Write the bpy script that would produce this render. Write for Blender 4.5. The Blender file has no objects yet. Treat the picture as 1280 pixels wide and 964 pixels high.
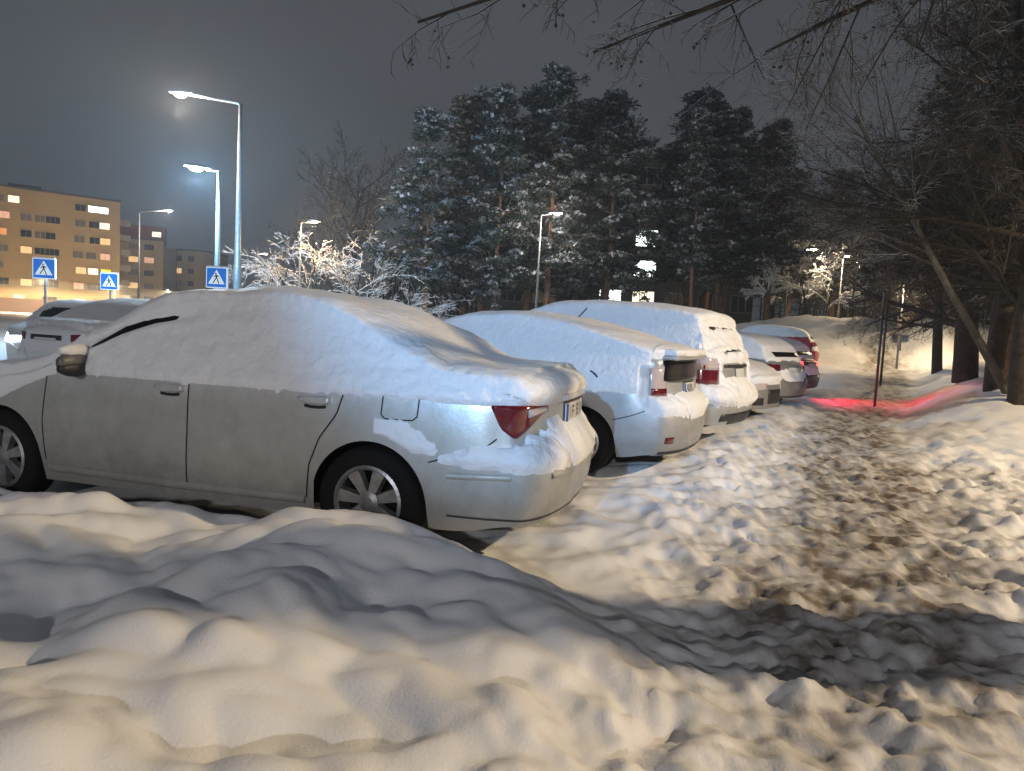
import bpy, math, random
import numpy as np
from mathutils import Vector, Matrix
from mathutils.bvhtree import BVHTree
R = math.radians
sc = bpy.context.scene
col = sc.collection

# ------------------------------------------------------------------ camera
PITCH, ROLL, HCAM, FPX = R(4.4), R(2.9), 1.33, 900.0
cam_d = bpy.data.cameras.new('camera'); cam = bpy.data.objects.new('camera', cam_d); col.objects.link(cam)
f_ = Vector((0, math.cos(PITCH), -math.sin(PITCH))); u_ = Vector((0, math.sin(PITCH), math.cos(PITCH))); r_ = Vector((1, 0, 0))
rx = r_*math.cos(ROLL) + u_*math.sin(ROLL); ux = u_*math.cos(ROLL) - r_*math.sin(ROLL)
m = Matrix((rx, ux, -f_)).transposed().to_4x4(); m.translation = (0, 0, HCAM); cam.matrix_world = m
cam_d.sensor_width = 36; cam_d.lens = 36*FPX/1280; cam_d.clip_end = 2000; cam_d.clip_start = .05
sc.camera = cam

# ------------------------------------------------------------------ night sky (clouds lit by the town) and exposure
w = bpy.data.worlds.new('World'); sc.world = w; w.use_nodes = True
nt = w.node_tree; nt.nodes.clear()
out = nt.nodes.new('ShaderNodeOutputWorld'); bg = nt.nodes.new('ShaderNodeBackground'); nt.links.new(bg.outputs[0], out.inputs[0])
tc = nt.nodes.new('ShaderNodeTexCoord'); sep = nt.nodes.new('ShaderNodeSeparateXYZ'); nt.links.new(tc.outputs['Generated'], sep.inputs[0])
ramp = nt.nodes.new('ShaderNodeValToRGB'); nt.links.new(sep.outputs['Z'], ramp.inputs[0])
e = ramp.color_ramp.elements; e[0].position = 0.0; e[0].color = (.074, .083, .097, 1); e[1].position = .5; e[1].color = (.050, .052, .058, 1)
noi = nt.nodes.new('ShaderNodeTexNoise'); noi.inputs['Scale'].default_value = 1.6; noi.inputs['Detail'].default_value = 3
nt.links.new(tc.outputs['Generated'], noi.inputs['Vector'])
mr = nt.nodes.new('ShaderNodeMapRange'); mr.inputs['From Min'].default_value = .3; mr.inputs['From Max'].default_value = .7
mr.inputs['To Min'].default_value = .8; mr.inputs['To Max'].default_value = 1.25; nt.links.new(noi.outputs[0], mr.inputs[0])
mx = nt.nodes.new('ShaderNodeVectorMath'); mx.operation = 'SCALE'; nt.links.new(ramp.outputs[0], mx.inputs[0]); nt.links.new(mr.outputs[0], mx.inputs['Scale'])
nt.links.new(mx.outputs[0], bg.inputs[0]); bg.inputs[1].default_value = 1.0
vs = sc.view_settings; vs.view_transform = 'Standard'; vs.look = 'None'; vs.gamma = 1; vs.exposure = 0; vs.use_curve_mapping = False
sc.cycles.max_bounces = 5; sc.cycles.diffuse_bounces = 3; sc.cycles.glossy_bounces = 2; sc.cycles.transparent_max_bounces = 4
sc.cycles.sample_clamp_indirect = 4; sc.cycles.use_denoising = True; sc.cycles.volume_bounces = 0

# ------------------------------------------------------------------ helpers
def sstep(a, b, x):
    t = np.clip((np.asarray(x, float)-a)/(b-a), 0, 1); return t*t*(3-2*t)
_rs = np.random.RandomState(7); _perm = _rs.permutation(1024); _gr = _rs.uniform(0, 2*np.pi, 1024)
def perlin(x, y, seed=0):
    x = np.asarray(x, float); y = np.asarray(y, float)
    xi = np.floor(x).astype(int); yi = np.floor(y).astype(int); xf = x-xi; yf = y-yi
    def g(i, j):
        h = _perm[(_perm[(i+seed*57) & 1023]+j) & 1023]; return np.cos(_gr[h]), np.sin(_gr[h])
    u = xf**3*(xf*(xf*6-15)+10); v = yf**3*(yf*(yf*6-15)+10)
    def d(i, j):
        gx, gy = g(xi+i, yi+j); return gx*(xf-i)+gy*(yf-j)
    return (d(0,0)*(1-u)+d(1,0)*u)*(1-v)+(d(0,1)*(1-u)+d(1,1)*u)*v
def fbm(x, y, oct=4, seed=0, gain=.5):
    s = 0; a = 1
    for o in range(oct):
        s = s+a*perlin(x*2**o+o*13.7, y*2**o-o*7.1, seed+o); a *= gain
    return s
def billow(x, y, oct=3, seed=0):
    s = 0; a = 1
    for o in range(oct):
        s = s+a*(1-2*np.abs(perlin(x*2**o, y*2**o, seed+o))); a *= .5
    return s

def worley(x, y, seed=0):
    xi = np.floor(x).astype(int); yi = np.floor(y).astype(int); best = np.full(np.shape(x), 9.)
    for i in (-1,0,1):
        for j in (-1,0,1):
            h = _perm[(_perm[(xi+i+seed*31) & 1023]+yi+j) & 1023]; h2 = _perm[(h+377) & 1023]
            best = np.minimum(best, (xi+i+h/1024.-x)**2+(yi+j+h2/1024.-y)**2)
    return np.sqrt(best)
MATS = {}
def mat(name, c, rough=.7, metal=0., var=0., vscale=6., bump=0., bscale=30., emit=None, es=0., c2=None, coat=0., spec=.5, detail=4):
    if name in MATS: return MATS[name]
    M = bpy.data.materials.new(name); M.use_nodes = True; n = M.node_tree; b = n.nodes['Principled BSDF']
    b.inputs['Base Color'].default_value = (*c, 1); b.inputs['Roughness'].default_value = rough; b.inputs['Metallic'].default_value = metal
    b.inputs['Coat Weight'].default_value = coat; b.inputs['Specular IOR Level'].default_value = spec
    tcn = n.nodes.new('ShaderNodeTexCoord')
    if var or c2:
        t = n.nodes.new('ShaderNodeTexNoise'); t.inputs['Scale'].default_value = vscale; t.inputs['Detail'].default_value = detail
        n.links.new(tcn.outputs['Object'], t.inputs['Vector'])
        r = n.nodes.new('ShaderNodeValToRGB'); n.links.new(t.outputs[0], r.inputs[0])
        d = c2 or tuple(x*(1-var) for x in c)
        r.color_ramp.elements[0].position = .35; r.color_ramp.elements[0].color = (*d, 1)
        r.color_ramp.elements[1].position = .65; r.color_ramp.elements[1].color = (*c, 1)
        n.links.new(r.outputs[0], b.inputs['Base Color'])
    if bump:
        t = n.nodes.new('ShaderNodeTexNoise'); t.inputs['Scale'].default_value = bscale; t.inputs['Detail'].default_value = 5
        n.links.new(tcn.outputs['Object'], t.inputs['Vector'])
        bp = n.nodes.new('ShaderNodeBump'); bp.inputs['Strength'].default_value = bump; bp.inputs['Distance'].default_value = .02
        n.links.new(t.outputs[0], bp.inputs['Height']); n.links.new(bp.outputs[0], b.inputs['Normal'])
    if emit:
        b.inputs['Emission Color'].default_value = (*emit, 1); b.inputs['Emission Strength'].default_value = es
    MATS[name] = M; return M

def mesh_np(name, V, F, smooth=False):
    """V (n,3) array, F list/array of quads or tris (constant size array) or list of polygons"""
    me = bpy.data.meshes.new(name)
    if isinstance(F, np.ndarray):
        k = F.shape[1]; nf = len(F)
        me.vertices.add(len(V)); me.vertices.foreach_set('co', np.asarray(V, np.float32).ravel())
        me.loops.add(nf*k); me.loops.foreach_set('vertex_index', F.astype(np.int32).ravel())
        me.polygons.add(nf); me.polygons.foreach_set('loop_start', np.arange(0, nf*k, k, dtype=np.int32))
        me.update(calc_edges=True)
    else:
        me.from_pydata([tuple(v) for v in V], [], F)
    if smooth: me.polygons.foreach_set('use_smooth', np.ones(len(me.polygons), bool))
    me.update(); return me
def obj(name, me, material=None, parent=None, loc=None):
    o = bpy.data.objects.new(name, me); col.objects.link(o)
    if material and me is not None and len(me.materials) == 0: me.materials.append(material)
    if parent: o.parent = parent
    if loc is not None: o.location = loc
    return o
def tag(o, label=None, cat=None, group=None, kind=None):
    if label: o['label'] = label
    if cat: o['category'] = cat
    if group: o['group'] = group
    if kind: o['kind'] = kind
    return o
def empty(name, loc=(0,0,0), rz=0.):
    o = bpy.data.objects.new(name, None); col.objects.link(o); o.location = loc; o.rotation_euler[2] = rz; o.empty_display_size = .2; return o
def copy_tree(o, parent=None):
    c = o.copy(); col.objects.link(c); c.parent = parent
    for ch in list(o.children): copy_tree(ch, c)
    return c
class MB:
    def __init__(s): s.v = []; s.f = []
    def add(s, v, f):
        n = len(s.v); s.v += [tuple(p) for p in v]; s.f += [tuple(i+n for i in q) for q in f]; return s
    def box(s, c, h, rz=0, ry=0):
        M = Matrix.Rotation(rz, 3, 'Z') @ Matrix.Rotation(ry, 3, 'Y'); vs = []
        for x in (-1,1):
            for y in (-1,1):
                for z in (-1,1): vs.append(Vector(c)+M@Vector((x*h[0], y*h[1], z*h[2])))
        return s.add(vs, [(0,1,3,2),(4,6,7,5),(0,4,5,1),(2,3,7,6),(0,2,6,4),(1,5,7,3)])
    def tube(s, pts, rad, n=8, cap=True):
        v, f = tube(pts, rad, n)
        s.add(v, f)
        if cap:
            k = len(s.v)-len(v); s.f.append(tuple(k+i for i in range(n))[::-1]); s.f.append(tuple(k+len(v)-n+i for i in range(n)))
        return s
    def lathe(s, prof, n=24, axis='z', c=(0,0,0)):
        vs = []
        for (r, z) in prof:
            for i in range(n):
                a = 2*math.pi*i/n; p = (r*math.cos(a), r*math.sin(a), z)
                if axis == 'y': p = (p[0], p[2], p[1])
                if axis == 'x': p = (p[2], p[0], p[1])
                vs.append((p[0]+c[0], p[1]+c[1], p[2]+c[2]))
        fs = [(j*n+i, j*n+(i+1)%n, (j+1)*n+(i+1)%n, (j+1)*n+i) for j in range(len(prof)-1) for i in range(n)]
        return s.add(vs, fs)
    def prism(s, poly, y0, y1):          # polygon in xz, extruded along y
        n = len(poly); vs = [(p[0], y0, p[1]) for p in poly]+[(p[0], y1, p[1]) for p in poly]
        return s.add(vs, [tuple(range(n)), tuple(range(2*n-1, n-1, -1))]+[(i, i+n, (i+1)%n+n, (i+1)%n) for i in range(n)])
    def build(s, name, material, parent=None, smooth=False, loc=None):
        me = mesh_np(name, s.v, s.f, smooth); return obj(name, me, material, parent, loc)
def tube(pts, rad, n=6):
    P = np.asarray(pts, float); k = len(P); rad = np.broadcast_to(np.asarray(rad, float), (k,))
    T = np.gradient(P, axis=0); T /= np.linalg.norm(T, axis=1)[:,None]+1e-9
    ref = np.array([0,0,1.]) if abs(T[0][2]) < .9 else np.array([1.,0,0])
    A = np.cross(T, ref); A /= np.linalg.norm(A, axis=1)[:,None]+1e-9; B = np.cross(T, A)
    a = np.arange(n)*2*np.pi/n
    V = P[:,None,:]+rad[:,None,None]*(np.cos(a)[None,:,None]*A[:,None,:]+np.sin(a)[None,:,None]*B[:,None,:])
    F = [(j*n+i, j*n+(i+1)%n, (j+1)*n+(i+1)%n, (j+1)*n+i) for j in range(k-1) for i in range(n)]
    return V.reshape(-1,3), F
def tubes_mesh(name, lines, smooth=True):
    """many branch polylines -> one mesh (fast)"""
    VV = []; FF = []; o = 0
    for pts, rad, n in lines:
        v, f = tube(pts, rad, n); VV.append(v); FF.append(np.asarray(f)+o); o += len(v)
    return mesh_np(name, np.concatenate(VV), np.concatenate(FF), smooth)

# ------------------------------------------------------------------ materials
SNOW = mat('snow', (.82,.83,.86), .65, var=.06, vscale=3, bump=.35, bscale=40)
CARSNOW = mat('snow_on_car', (.82,.83,.86), .6, var=.05, vscale=5, bump=.8, bscale=17)
BLACK = mat('black_rubber', (.008,.008,.009), .85, bump=.2, bscale=60, spec=.2)
DARK = mat('dark_plastic', (.02,.02,.022), .5)
UNDER = mat('underbody', (.006,.006,.006), .9)
GLASS = mat('dark_glass', (.006,.006,.008), .2, spec=.3)
RIM = mat('alloy', (.42,.42,.42), .4, .75, var=.4, vscale=14)
CHROME = mat('chrome', (.7,.7,.7), .15, 1.)
PLATE = mat('plate_white', (.62,.63,.62), .5, var=.15, vscale=20)
PLATEBLUE = mat('plate_blue', (.02,.06,.3), .5)
REDL = mat('red_lens', (.13,.005,.012), .15, coat=1., emit=(1,.02,.04), es=.015, var=.4, vscale=25)
CLEARL = mat('clear_lens', (.5,.42,.4), .12, coat=1.)
STEEL = mat('galvanised', (.22,.23,.24), .5, .4, var=.25, vscale=9)
BARK = mat('bark', (.034,.028,.024), .95, c2=(.014,.011,.010), vscale=9, bump=1., bscale=14)
PINEBARK = mat('pine_bark', (.22,.12,.07), .95, c2=(.10,.06,.04), vscale=5, bump=1., bscale=12)
TWIG = mat('twig', (.032,.026,.022), .9, var=.4, vscale=4)
NEEDLE = mat('needles', (.028,.045,.03), .8, var=.5, vscale=1.2)
LEAF = mat('dead_leaf', (.05,.024,.014), .8, var=.5, vscale=8)
BSNOW = mat('branch_snow', (.82,.83,.86), .7)
FROST = mat('frosted_needles', (.40,.42,.45), .8, var=.5, vscale=2.5)

# ------------------------------------------------------------------ ground
CA, SA = math.cos(R(15.6)), math.sin(R(15.6))
SED = (-1.836, 5.21)
def car_uv(x, y):          # coordinates along / off the near side of the saloon
    px, py = x-(SED[0]-.86*SA), y-(SED[1]-.86*CA)
    return px*CA-py*SA, -(px*SA+py*CA)
def path_s(x, y):
    return (x-(.53*y-.42+.25*np.sin(y*.35)+.6*np.exp(-np.maximum(y-1.8, 0)/2.0)))*.88
def ground_h(x, y):
    x = np.asarray(x, float); y = np.asarray(y, float)
    s = path_s(x, y); u, d = car_uv(x, y)
    near = 1-sstep(16, 30, y)
    h = .04*fbm(x*.35, y*.35, 2, 3)
    # rising verge on the right, forest floor and the ploughed heap
    h = h+sstep(.7, 2.4, s)*(.07+.62*sstep(6, 15, y))*(1-.0*s)
    h = h+sstep(16, 27, y)*sstep(6, 12, x)*.45
    fl = sstep(27, 40, y)*sstep(-4, 9, x)
    h = h+fl*1.35
    heap = np.exp(-((x-17.5)/6.5)**2)*sstep(25.5, 31, y+.0*x)*(1-sstep(36, 48, y))
    h = h+heap*(1.05+.3*fbm(x*.5, y*.5, 3, 21)+.16*billow(x*1.1, y*1.1, 3, 23))
    # bank beside the saloon, smooth wind-blown mounds
    fg = (1-sstep(-1.3, -.5, s))*sstep(-.08, .3, d)*(1-sstep(3.2, 5.2, np.abs(y-1.5)))
    along = 1-sstep(1.9, 2.9, u)
    crest = sstep(-.06, .20, d)*(1-.45*sstep(.6, 1.6, d))
    h = h+crest*along*(.175+.02*np.sin(u*2.3+.6)+.155*np.exp(-((u-1.38)/.5)**2))*near
    h = h+fg*(.13*fbm(x*1.15+.4, y*1.6, 2, 31, .3)+.13*np.abs(perlin(x*1.9, y*2.5, 37))+.06*np.abs(perlin(x*3.7+y, y*4.4, 39))-.05+.07*np.maximum(0, billow(x*.9, y*1.3, 1, 35)))
    h = h+fg*(.008*fbm(x*4, y*4.6, 2, 33)+.022*(.5-worley(x*6.5+.5*fbm(x*3, y*3, 2, 34), y*7.5, 9))*sstep(.0, .3, fbm(x*1.3+3, y*1.3, 2, 36)))
    m1 = np.exp(-(((x-.15)/.55)**2+((y-2.75)/.30)**2)); h = h+.13*m1
    m2 = np.exp(-(((x+.9)/.8)**2+((y-2.35)/.22)**2)); h = h+.05*m2
    # trodden strip: churned lumps, dirty lower middle
    wob = .35*fbm(x*.8, y*.8, 2, 5)
    tr = (1-sstep(.55, 1.35, np.abs(s+.1)+wob))*(1-sstep(60, 80, y))
    ed = (1-sstep(1.2, 2.7, np.abs(s)*(1+.85*(s < 0)*(1-.6*sstep(3.5, 6, y)))+wob*.8))
    lump = billow(x*2.6, y*2.6, 3, 41)
    lump2 = fbm(x*6.5, y*6.5, 3, 45)
    h = h-tr*.075+ed*near*(.062*lump+.05*lump2)*(1-.25*tr)+ed*(1-near)*.05*lump
    lot = sstep(-5.5, -4.2, s)*(1-sstep(-1.6, -.7, s))*near*sstep(3.4, 4.4, y)*(1-sstep(-.1, .1, d)*(1-sstep(2.0, 2.6, u)))
    h = h+lot*(.045*fbm(x*1.9, y*1.9, 2, 91)+.05*billow(x*1.3+.3, y*1.7, 2, 93)*sstep(-3.2, -1.8, s)+.015*fbm(x*6, y*6, 2, 95)-.02)
    wx, wy = x+.06*fbm(x*5, y*5, 2, 81), y+.06*fbm(x*5+9, y*5, 2, 83)
    clump = sstep(-.15, .25, fbm(x*1.6, y*1.6, 2, 85))
    h = h+ed*near*(.058*(.55-worley(wx*5.2, wy*5.2, 3))+.038*(.55-worley(wx*11, wy*11, 5)))*(.3+.7*clump)
    rest = (1-ed)*(1-fg)
    h = h+rest*near*sstep(-.5, 1.5, s)*(.05*fbm(x*1.7, y*1.7, 3, 51)+.02*fbm(x*5, y*5, 2, 53))*(1+1.2*sstep(8, 15, y))
    # prints across the foot of the frame
    h = h+ed*sstep(0, .4, .12*np.ones_like(x)+perlin(x*1.9, y*1.9, 61))*-.035*near
    return h
def dirt_at(x, y):
    s = path_s(x, y)
    wob = .5*fbm(x*1.1, y*1.1, 3, 71)
    core = 1-sstep(.35, .95, np.abs(s+.05)+wob*.7)
    brk = sstep(-.28, .25, fbm(x*3.3, y*3.3, 3, 75))
    d = np.maximum(core*(.55+.45*brk), (1-sstep(.6, 1.5, np.abs(s+.05)+wob))*.55*brk)
    d = d*(.6+.4*sstep(2.2, 3.3, y))
    d = np.maximum(d, np.exp(-((x-17.5)/6.5)**2)*sstep(26, 30, y)*(1-sstep(36, 46, y))*(.38+.3*fbm(x*.7, y*.7, 3, 77)))
    return np.clip(d, 0, 1)
def graded(lo, hi, c0, c1, fine, growth):
    a = list(np.arange(c0, c1+1e-6, fine)); st = fine
    while a[-1] < hi: st *= growth; a.append(a[-1]+st)
    st = fine; b = []
    p = c0
    while p > lo: st *= growth; p -= st; b.append(p)
    return np.array(b[::-1]+a)
ys = [-40., -25., -14., -8, -4, -2, -.5, .4, 1.0, 1.3]
y = 1.45
while y < 420:
    ys.append(y); y += min(.0068*y*1.15 if y < 9 else .0105*y*1.2, 12)
ys = np.array(ys)
xs = graded(-420, 420, -3.4, 4.6, .021, 1.018)
X, Y = np.meshgrid(xs, ys)
Z = ground_h(X, Y)
ny, nx = X.shape
idx = np.arange(nx*ny).reshape(ny, nx)
F = np.stack([idx[:-1,:-1], idx[:-1,1:], idx[1:,1:], idx[1:,:-1]], -1).reshape(-1, 4)
gm = mesh_np('snow_ground', np.stack([X, Y, Z], -1).reshape(-1, 3), F, True)
at = gm.attributes.new('dirt', 'FLOAT', 'POINT'); at.data.foreach_set('value', dirt_at(X, Y).astype(np.float32).ravel())
def ground_mat():
    M = bpy.data.materials.new('ground_snow'); M.use_nodes = True; n = M.node_tree; b = n.nodes['Principled BSDF']
    tcn = n.nodes.new('ShaderNodeTexCoord')
    a = n.nodes.new('ShaderNodeAttribute'); a.attribute_name = 'dirt'
    t = n.nodes.new('ShaderNodeTexNoise'); t.inputs['Scale'].default_value = 9; t.inputs['Detail'].default_value = 6; n.links.new(tcn.outputs['Object'], t.inputs[0])
    mm = n.nodes.new('ShaderNodeMath'); mm.operation = 'MULTIPLY'
    r0 = n.nodes.new('ShaderNodeMapRange'); r0.inputs[1].default_value = .32; r0.inputs[2].default_value = .62; r0.inputs[3].default_value = .5; r0.inputs[4].default_value = 1.1
    n.links.new(t.outputs[0], r0.inputs[0]); n.links.new(r0.outputs[0], mm.inputs[0]); n.links.new(a.outputs['Fac'], mm.inputs[1])
    mixn = n.nodes.new('ShaderNodeMix'); mixn.data_type = 'RGBA'; mixn.inputs['A'].default_value = (.82,.83,.86,1); mixn.inputs['B'].default_value = (.135,.108,.085,1)
    n.links.new(mm.outputs[0], mixn.inputs['Factor']); n.links.new(mixn.outputs['Result'], b.inputs['Base Color'])
    b.inputs['Roughness'].default_value = .62
    t2 = n.nodes.new('ShaderNodeTexNoise'); t2.inputs['Scale'].default_value = 85; t2.inputs['Detail'].default_value = 5; n.links.new(tcn.outputs['Object'], t2.inputs[0])
    bp = n.nodes.new('ShaderNodeBump'); bp.inputs['Strength'].default_value = .16; bp.inputs['Distance'].default_value = .02
    n.links.new(t2.outputs[0], bp.inputs['Height']); n.links.new(bp.outputs[0], b.inputs['Normal'])
    return M
GROUND = ground_mat()
tag(obj('snow_ground', gm, GROUND), kind='structure')
def gz(x, y): return float(ground_h(np.array([x]), np.array([y]))[0])

# ------------------------------------------------------------------ cars
def interp(keys, x):
    k = np.array(keys, float); xs_, zs_ = k[:,0], k[:,1]
    # monotone cubic (pchip)
    h = np.diff(xs_); dl = np.diff(zs_)/h; mm = np.zeros(len(xs_))
    mm[0], mm[-1] = dl[0], dl[-1]
    for i in range(1, len(xs_)-1):
        if dl[i-1]*dl[i] > 0:
            w1, w2 = 2*h[i]+h[i-1], h[i]+2*h[i-1]; mm[i] = (w1+w2)/(w1/dl[i-1]+w2/dl[i])
    x = np.clip(x, xs_[0], xs_[-1]); i = np.clip(np.searchsorted(xs_, x)-1, 0, len(h)-1)
    t = (x-xs_[i])/h[i]
    return ((1+2*t)*(1-t)**2*zs_[i]+t*(1-t)**2*h[i]*mm[i]+t*t*(3-2*t)*zs_[i+1]+t*t*(t-1)*h[i]*mm[i+1])
class Car:
    def __init__(s, root, sp):
        s.root = root; s.sp = sp
        L = sp['L']; xr, xf = L/2, -L/2
        ra = sp.get('ra', .345); zw = sp.get('zw', .31)
        n0 = sp.get('n', 110)
        xs_ = list(np.linspace(xf+.09, xr-.09, n0))
        for xw in sp['axles']: xs_ += [xw+ra*math.cos(a) for a in np.linspace(0, math.pi, 25)]
        xs_ += list(np.linspace(xr-.5, xr-.09, 14))
        xs_ = np.array(sorted(set(np.round(xs_, 4))))
        xs_ = xs_[np.concatenate([[True], np.diff(xs_) > .004])]
        ks = [(1.,0.),(.985,.03),(.955,.052),(.9,.068),(.8,.08),(.65,.086),(.45,.089),(.22,.09),(.02,.09)]
        st = [(xs_[0]-k[1], xs_[0], k[0]) for k in ks[:0:-1]]+[(x, x, 1.) for x in xs_]+[(xs_[-1]+k[1], xs_[-1], k[0]) for k in ks[1:]]
        nL, nG, nT = sp.get('nl', 14), sp.get('ng', 9), sp.get('nt', 14)
        rows = []
        for (x, xk, k) in st:
            zt = float(interp(sp['top'], xk)); W = float(interp(sp['w'], xk)); belt = sp['belt']
            zb = sp['sill']+.0
            if xk > xr-.55: zb = sp['sill']+.05*sstep(xr-.55, xr, xk)
            zb = float(zb)
            for xw in sp['axles']:
                if abs(xk-xw) < ra: zb = max(zb, zw+math.sqrt(ra*ra-(xk-xw)**2))
            drop = sp.get('drop', .085); zc = zt-drop; zs_ = min(belt, zc)
            zz = np.linspace(zb, zs_, nL)
            f = (zz-sp['sill'])/(belt-sp['sill'])
            yy = W*(1-.045*(1-np.clip(f/.45, 0, 1))**2-.03*np.clip((f-.45)/.55, 0, 1)**2)
            yb = yy[-1]
            z2 = np.linspace(zs_, zc, nG+1)[1:]
            y2 = yb-(z2-zs_)*sp.get('tum', .36)
            th = np.linspace(0, np.pi/2, nT+1)[1:]
            n_ = sp.get('sq', 3.2)
            y3 = y2[-1]*np.cos(th)**(2/n_); z3 = zc+drop*np.sin(th)**(2/n_)
            ya = np.concatenate([yy, y2, y3]); za = np.concatenate([zz, z2, z3]); ya[-1] = 0
            zq = sp['sill']+.03 if k < 1 else zb
            ya = ya*k; za = zq+(za-zq)*(1-(1-k)*.9 if k > .9 else k)
            rows.append(np.stack([np.full_like(ya, x), ya, za], -1))
        Ph = np.array(rows)                                  # (nu, nv, 3)
        nv = Ph.shape[1]
        Pl = Ph.copy(); Pl[:,:,1] *= -1
        P = np.concatenate([Pl, Ph[:, ::-1][:,1:]], 1)
        # plan curvature of the ends and tail / bumper shape
        P[:,:,0] -= sp.get('plan', .10)*sstep(xr-.45, xr, P[:,:,0])*(np.abs(P[:,:,1])/.8)**2.5
        P[:,:,0] += sp.get('plan', .10)*2.2*sstep(-xf-.6, -xf, -P[:,:,0])*(np.abs(P[:,:,1])/.8)**2.5
        tz = sp.get('tail')
        if tz: P[:,:,0] += interp(tz, P[:,:,2].ravel()).reshape(P.shape[:2])*sstep(xr-.42, xr-.1, P[:,:,0])
        s.P = P
        nu, nw = P.shape[:2]
        idx = np.arange(nu*nw).reshape(nu, nw)
        s.F = np.stack([idx[:-1,:-1], idx[1:,:-1], idx[1:,1:], idx[:-1,1:]], -1).reshape(-1,4)
        V = P.reshape(-1,3)
        s.body = obj('body', mesh_np('body', V, s.F, True), sp['paint'], root)
        s.bvh = BVHTree.FromPolygons([tuple(v) for v in V], [tuple(int(i) for i in f) for f in s.F])
        du = np.gradient(P, axis=0); dv = np.gradient(P, axis=1)
        N = np.cross(du, dv); N /= np.linalg.norm(N, axis=2)[:,:,None]+1e-9
        cen = np.array([0,0,.7]); sg = np.sign(((P-cen)*N).sum(2)); 
        if np.median(sg) < 0: N = -N
        s.N = N
        # underbody
        ub = MB().box((0,0,.42), (L/2-.35, .60, .22)); 
        ub.box((0,0,.30), (L/2-.5, .70, .06)); ub.build('underbody', UNDER, root)
        s.snowobj = None
    def snow(s, fn, name='snow_cover', material=None, refine=True):
        P, N = s.P, s.N
        if refine:                           # double the resolution for a soft edge
            def up(A):
                B = np.empty((A.shape[0]*2-1, A.shape[1], 3)); B[::2] = A; B[1::2] = (A[:-1]+A[1:])/2
                C = np.empty((B.shape[0], B.shape[1]*2-1, 3)); C[:,::2] = B; C[:,1::2] = (B[:,:-1]+B[:,1:])/2
                return C
            P = up(P); N = up(N); N = N/(np.linalg.norm(N, axis=2)[:,:,None]+1e-9)
        t = fn(P, N)
        nz = np.clip(N[:,:,2], 0, 1)
        tt = np.where(t > 0, t, -.008)
        # smooth the clip so the edge is rounded
        D = N.copy(); D[:,:,2] += .25*sstep(.0, .035, t)
        Q = P+D*tt[:,:,None]
        nu, nw = Q.shape[:2]; idx = np.arange(nu*nw).reshape(nu, nw)
        F = np.stack([idx[:-1,:-1], idx[1:,:-1], idx[1:,1:], idx[:-1,1:]], -1)
        on = t > 0
        keep = on[:-1,:-1]|on[1:,:-1]|on[1:,1:]|on[:-1,1:]
        F = F[keep]
        used = np.unique(F); rm = np.full(nu*nw, -1); rm[used] = np.arange(len(used))
        o = obj(name, mesh_np(name, Q.reshape(-1,3)[used], rm[F], True), material or CARSNOW, s.root)
        s.snowobj = o; s.snow_fn = fn
        return o
    def cast(s, e, z, phi, off):
        d = Vector((-math.cos(phi), -math.sin(phi), 0)); ax = Vector((-math.sin(phi), math.cos(phi), 0))
        o = ax*e-d*6; o.z = z
        h = s.bvh.ray_cast(o, d)
        if h[0] is None:
            hh = s.bvh.find_nearest(ax*e+Vector((0,0,z))-d*1.2); p, nn = hh[0], hh[1]
        else: p, nn = h[0], h[1]
        if nn.dot(d) > 0: nn = -nn
        return p+nn*off, p-d*off, nn, d
    def patch(s, name, material, cols, phi, off=.008, n=14, m_=6, parent=None, skirt=.02, smooth=True):
        """piece that hugs the body: cols = [(e, z_low, z_high)], seen along angle phi (0 rear, -90 near side)"""
        c = np.array(cols, float); ev = np.linspace(c[0,0], c[-1,0], n)
        if c[0,0] > c[-1,0]: c = c[::-1]; ev = ev[::-1]
        lo = np.interp(ev, c[:,0], c[:,1]); hi = np.interp(ev, c[:,0], c[:,2])
        V = []; 
        for i in range(n):
            for j in range(m_):
                z = lo[i]+(hi[i]-lo[i])*j/(m_-1); p, p2, nn, d = s.cast(ev[i], z, phi, off); V.append(tuple(p))
        F = [(i*m_+j, (i+1)*m_+j, (i+1)*m_+j+1, i*m_+j+1) for i in range(n-1) for j in range(m_-1)]
        ring = [i*m_ for i in range(n)]+[(n-1)*m_+j for j in range(1, m_)]+[i*m_+m_-1 for i in range(n-2, -1, -1)]+[j for j in range(m_-2, 0, -1)]
        d = Vector((-math.cos(phi), -math.sin(phi), 0)); b0 = len(V)
        for k in ring: V.append(tuple(Vector(V[k])+d*(skirt+off)))
        q = len(ring)
        F += [(ring[k], b0+k, b0+(k+1)%q, ring[(k+1)%q]) for k in range(q)]
        return obj(name, mesh_np(name, V, F, smooth), material, parent or s.root)
    def ribbon(s, name, material, pts, phi, width=.008, off=.0015, parent=None, thick=.0):
        P = np.array(pts, float); seg = np.concatenate([[0], np.cumsum(np.linalg.norm(np.diff(P, axis=0), axis=1))])
        n = max(4, int(seg[-1]/.03)); t = np.linspace(0, seg[-1], n)
        Q = np.stack([np.interp(t, seg, P[:,0]), np.interp(t, seg, P[:,1])], -1)
        T = np.gradient(Q, axis=0); T /= np.linalg.norm(T, axis=1)[:,None]+1e-9; S = np.stack([-T[:,1], T[:,0]], -1)
        wd = np.broadcast_to(width, (n,)) if not callable(width) else np.array([width(k/(n-1)) for k in range(n)])
        V = []; F = []
        for k in range(n):
            for a in (-1, 0, 1):
                e_, z_ = Q[k]+S[k]*wd[k]/2*a; p, p2, nn, d = s.cast(e_, z_, phi, off+(thick if a == 0 else 0)); V.append(tuple(p))
        for k in range(n-1): F += [(3*k, 3*k+1, 3*k+4, 3*k+3), (3*k+1, 3*k+2, 3*k+5, 3*k+4)]
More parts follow.
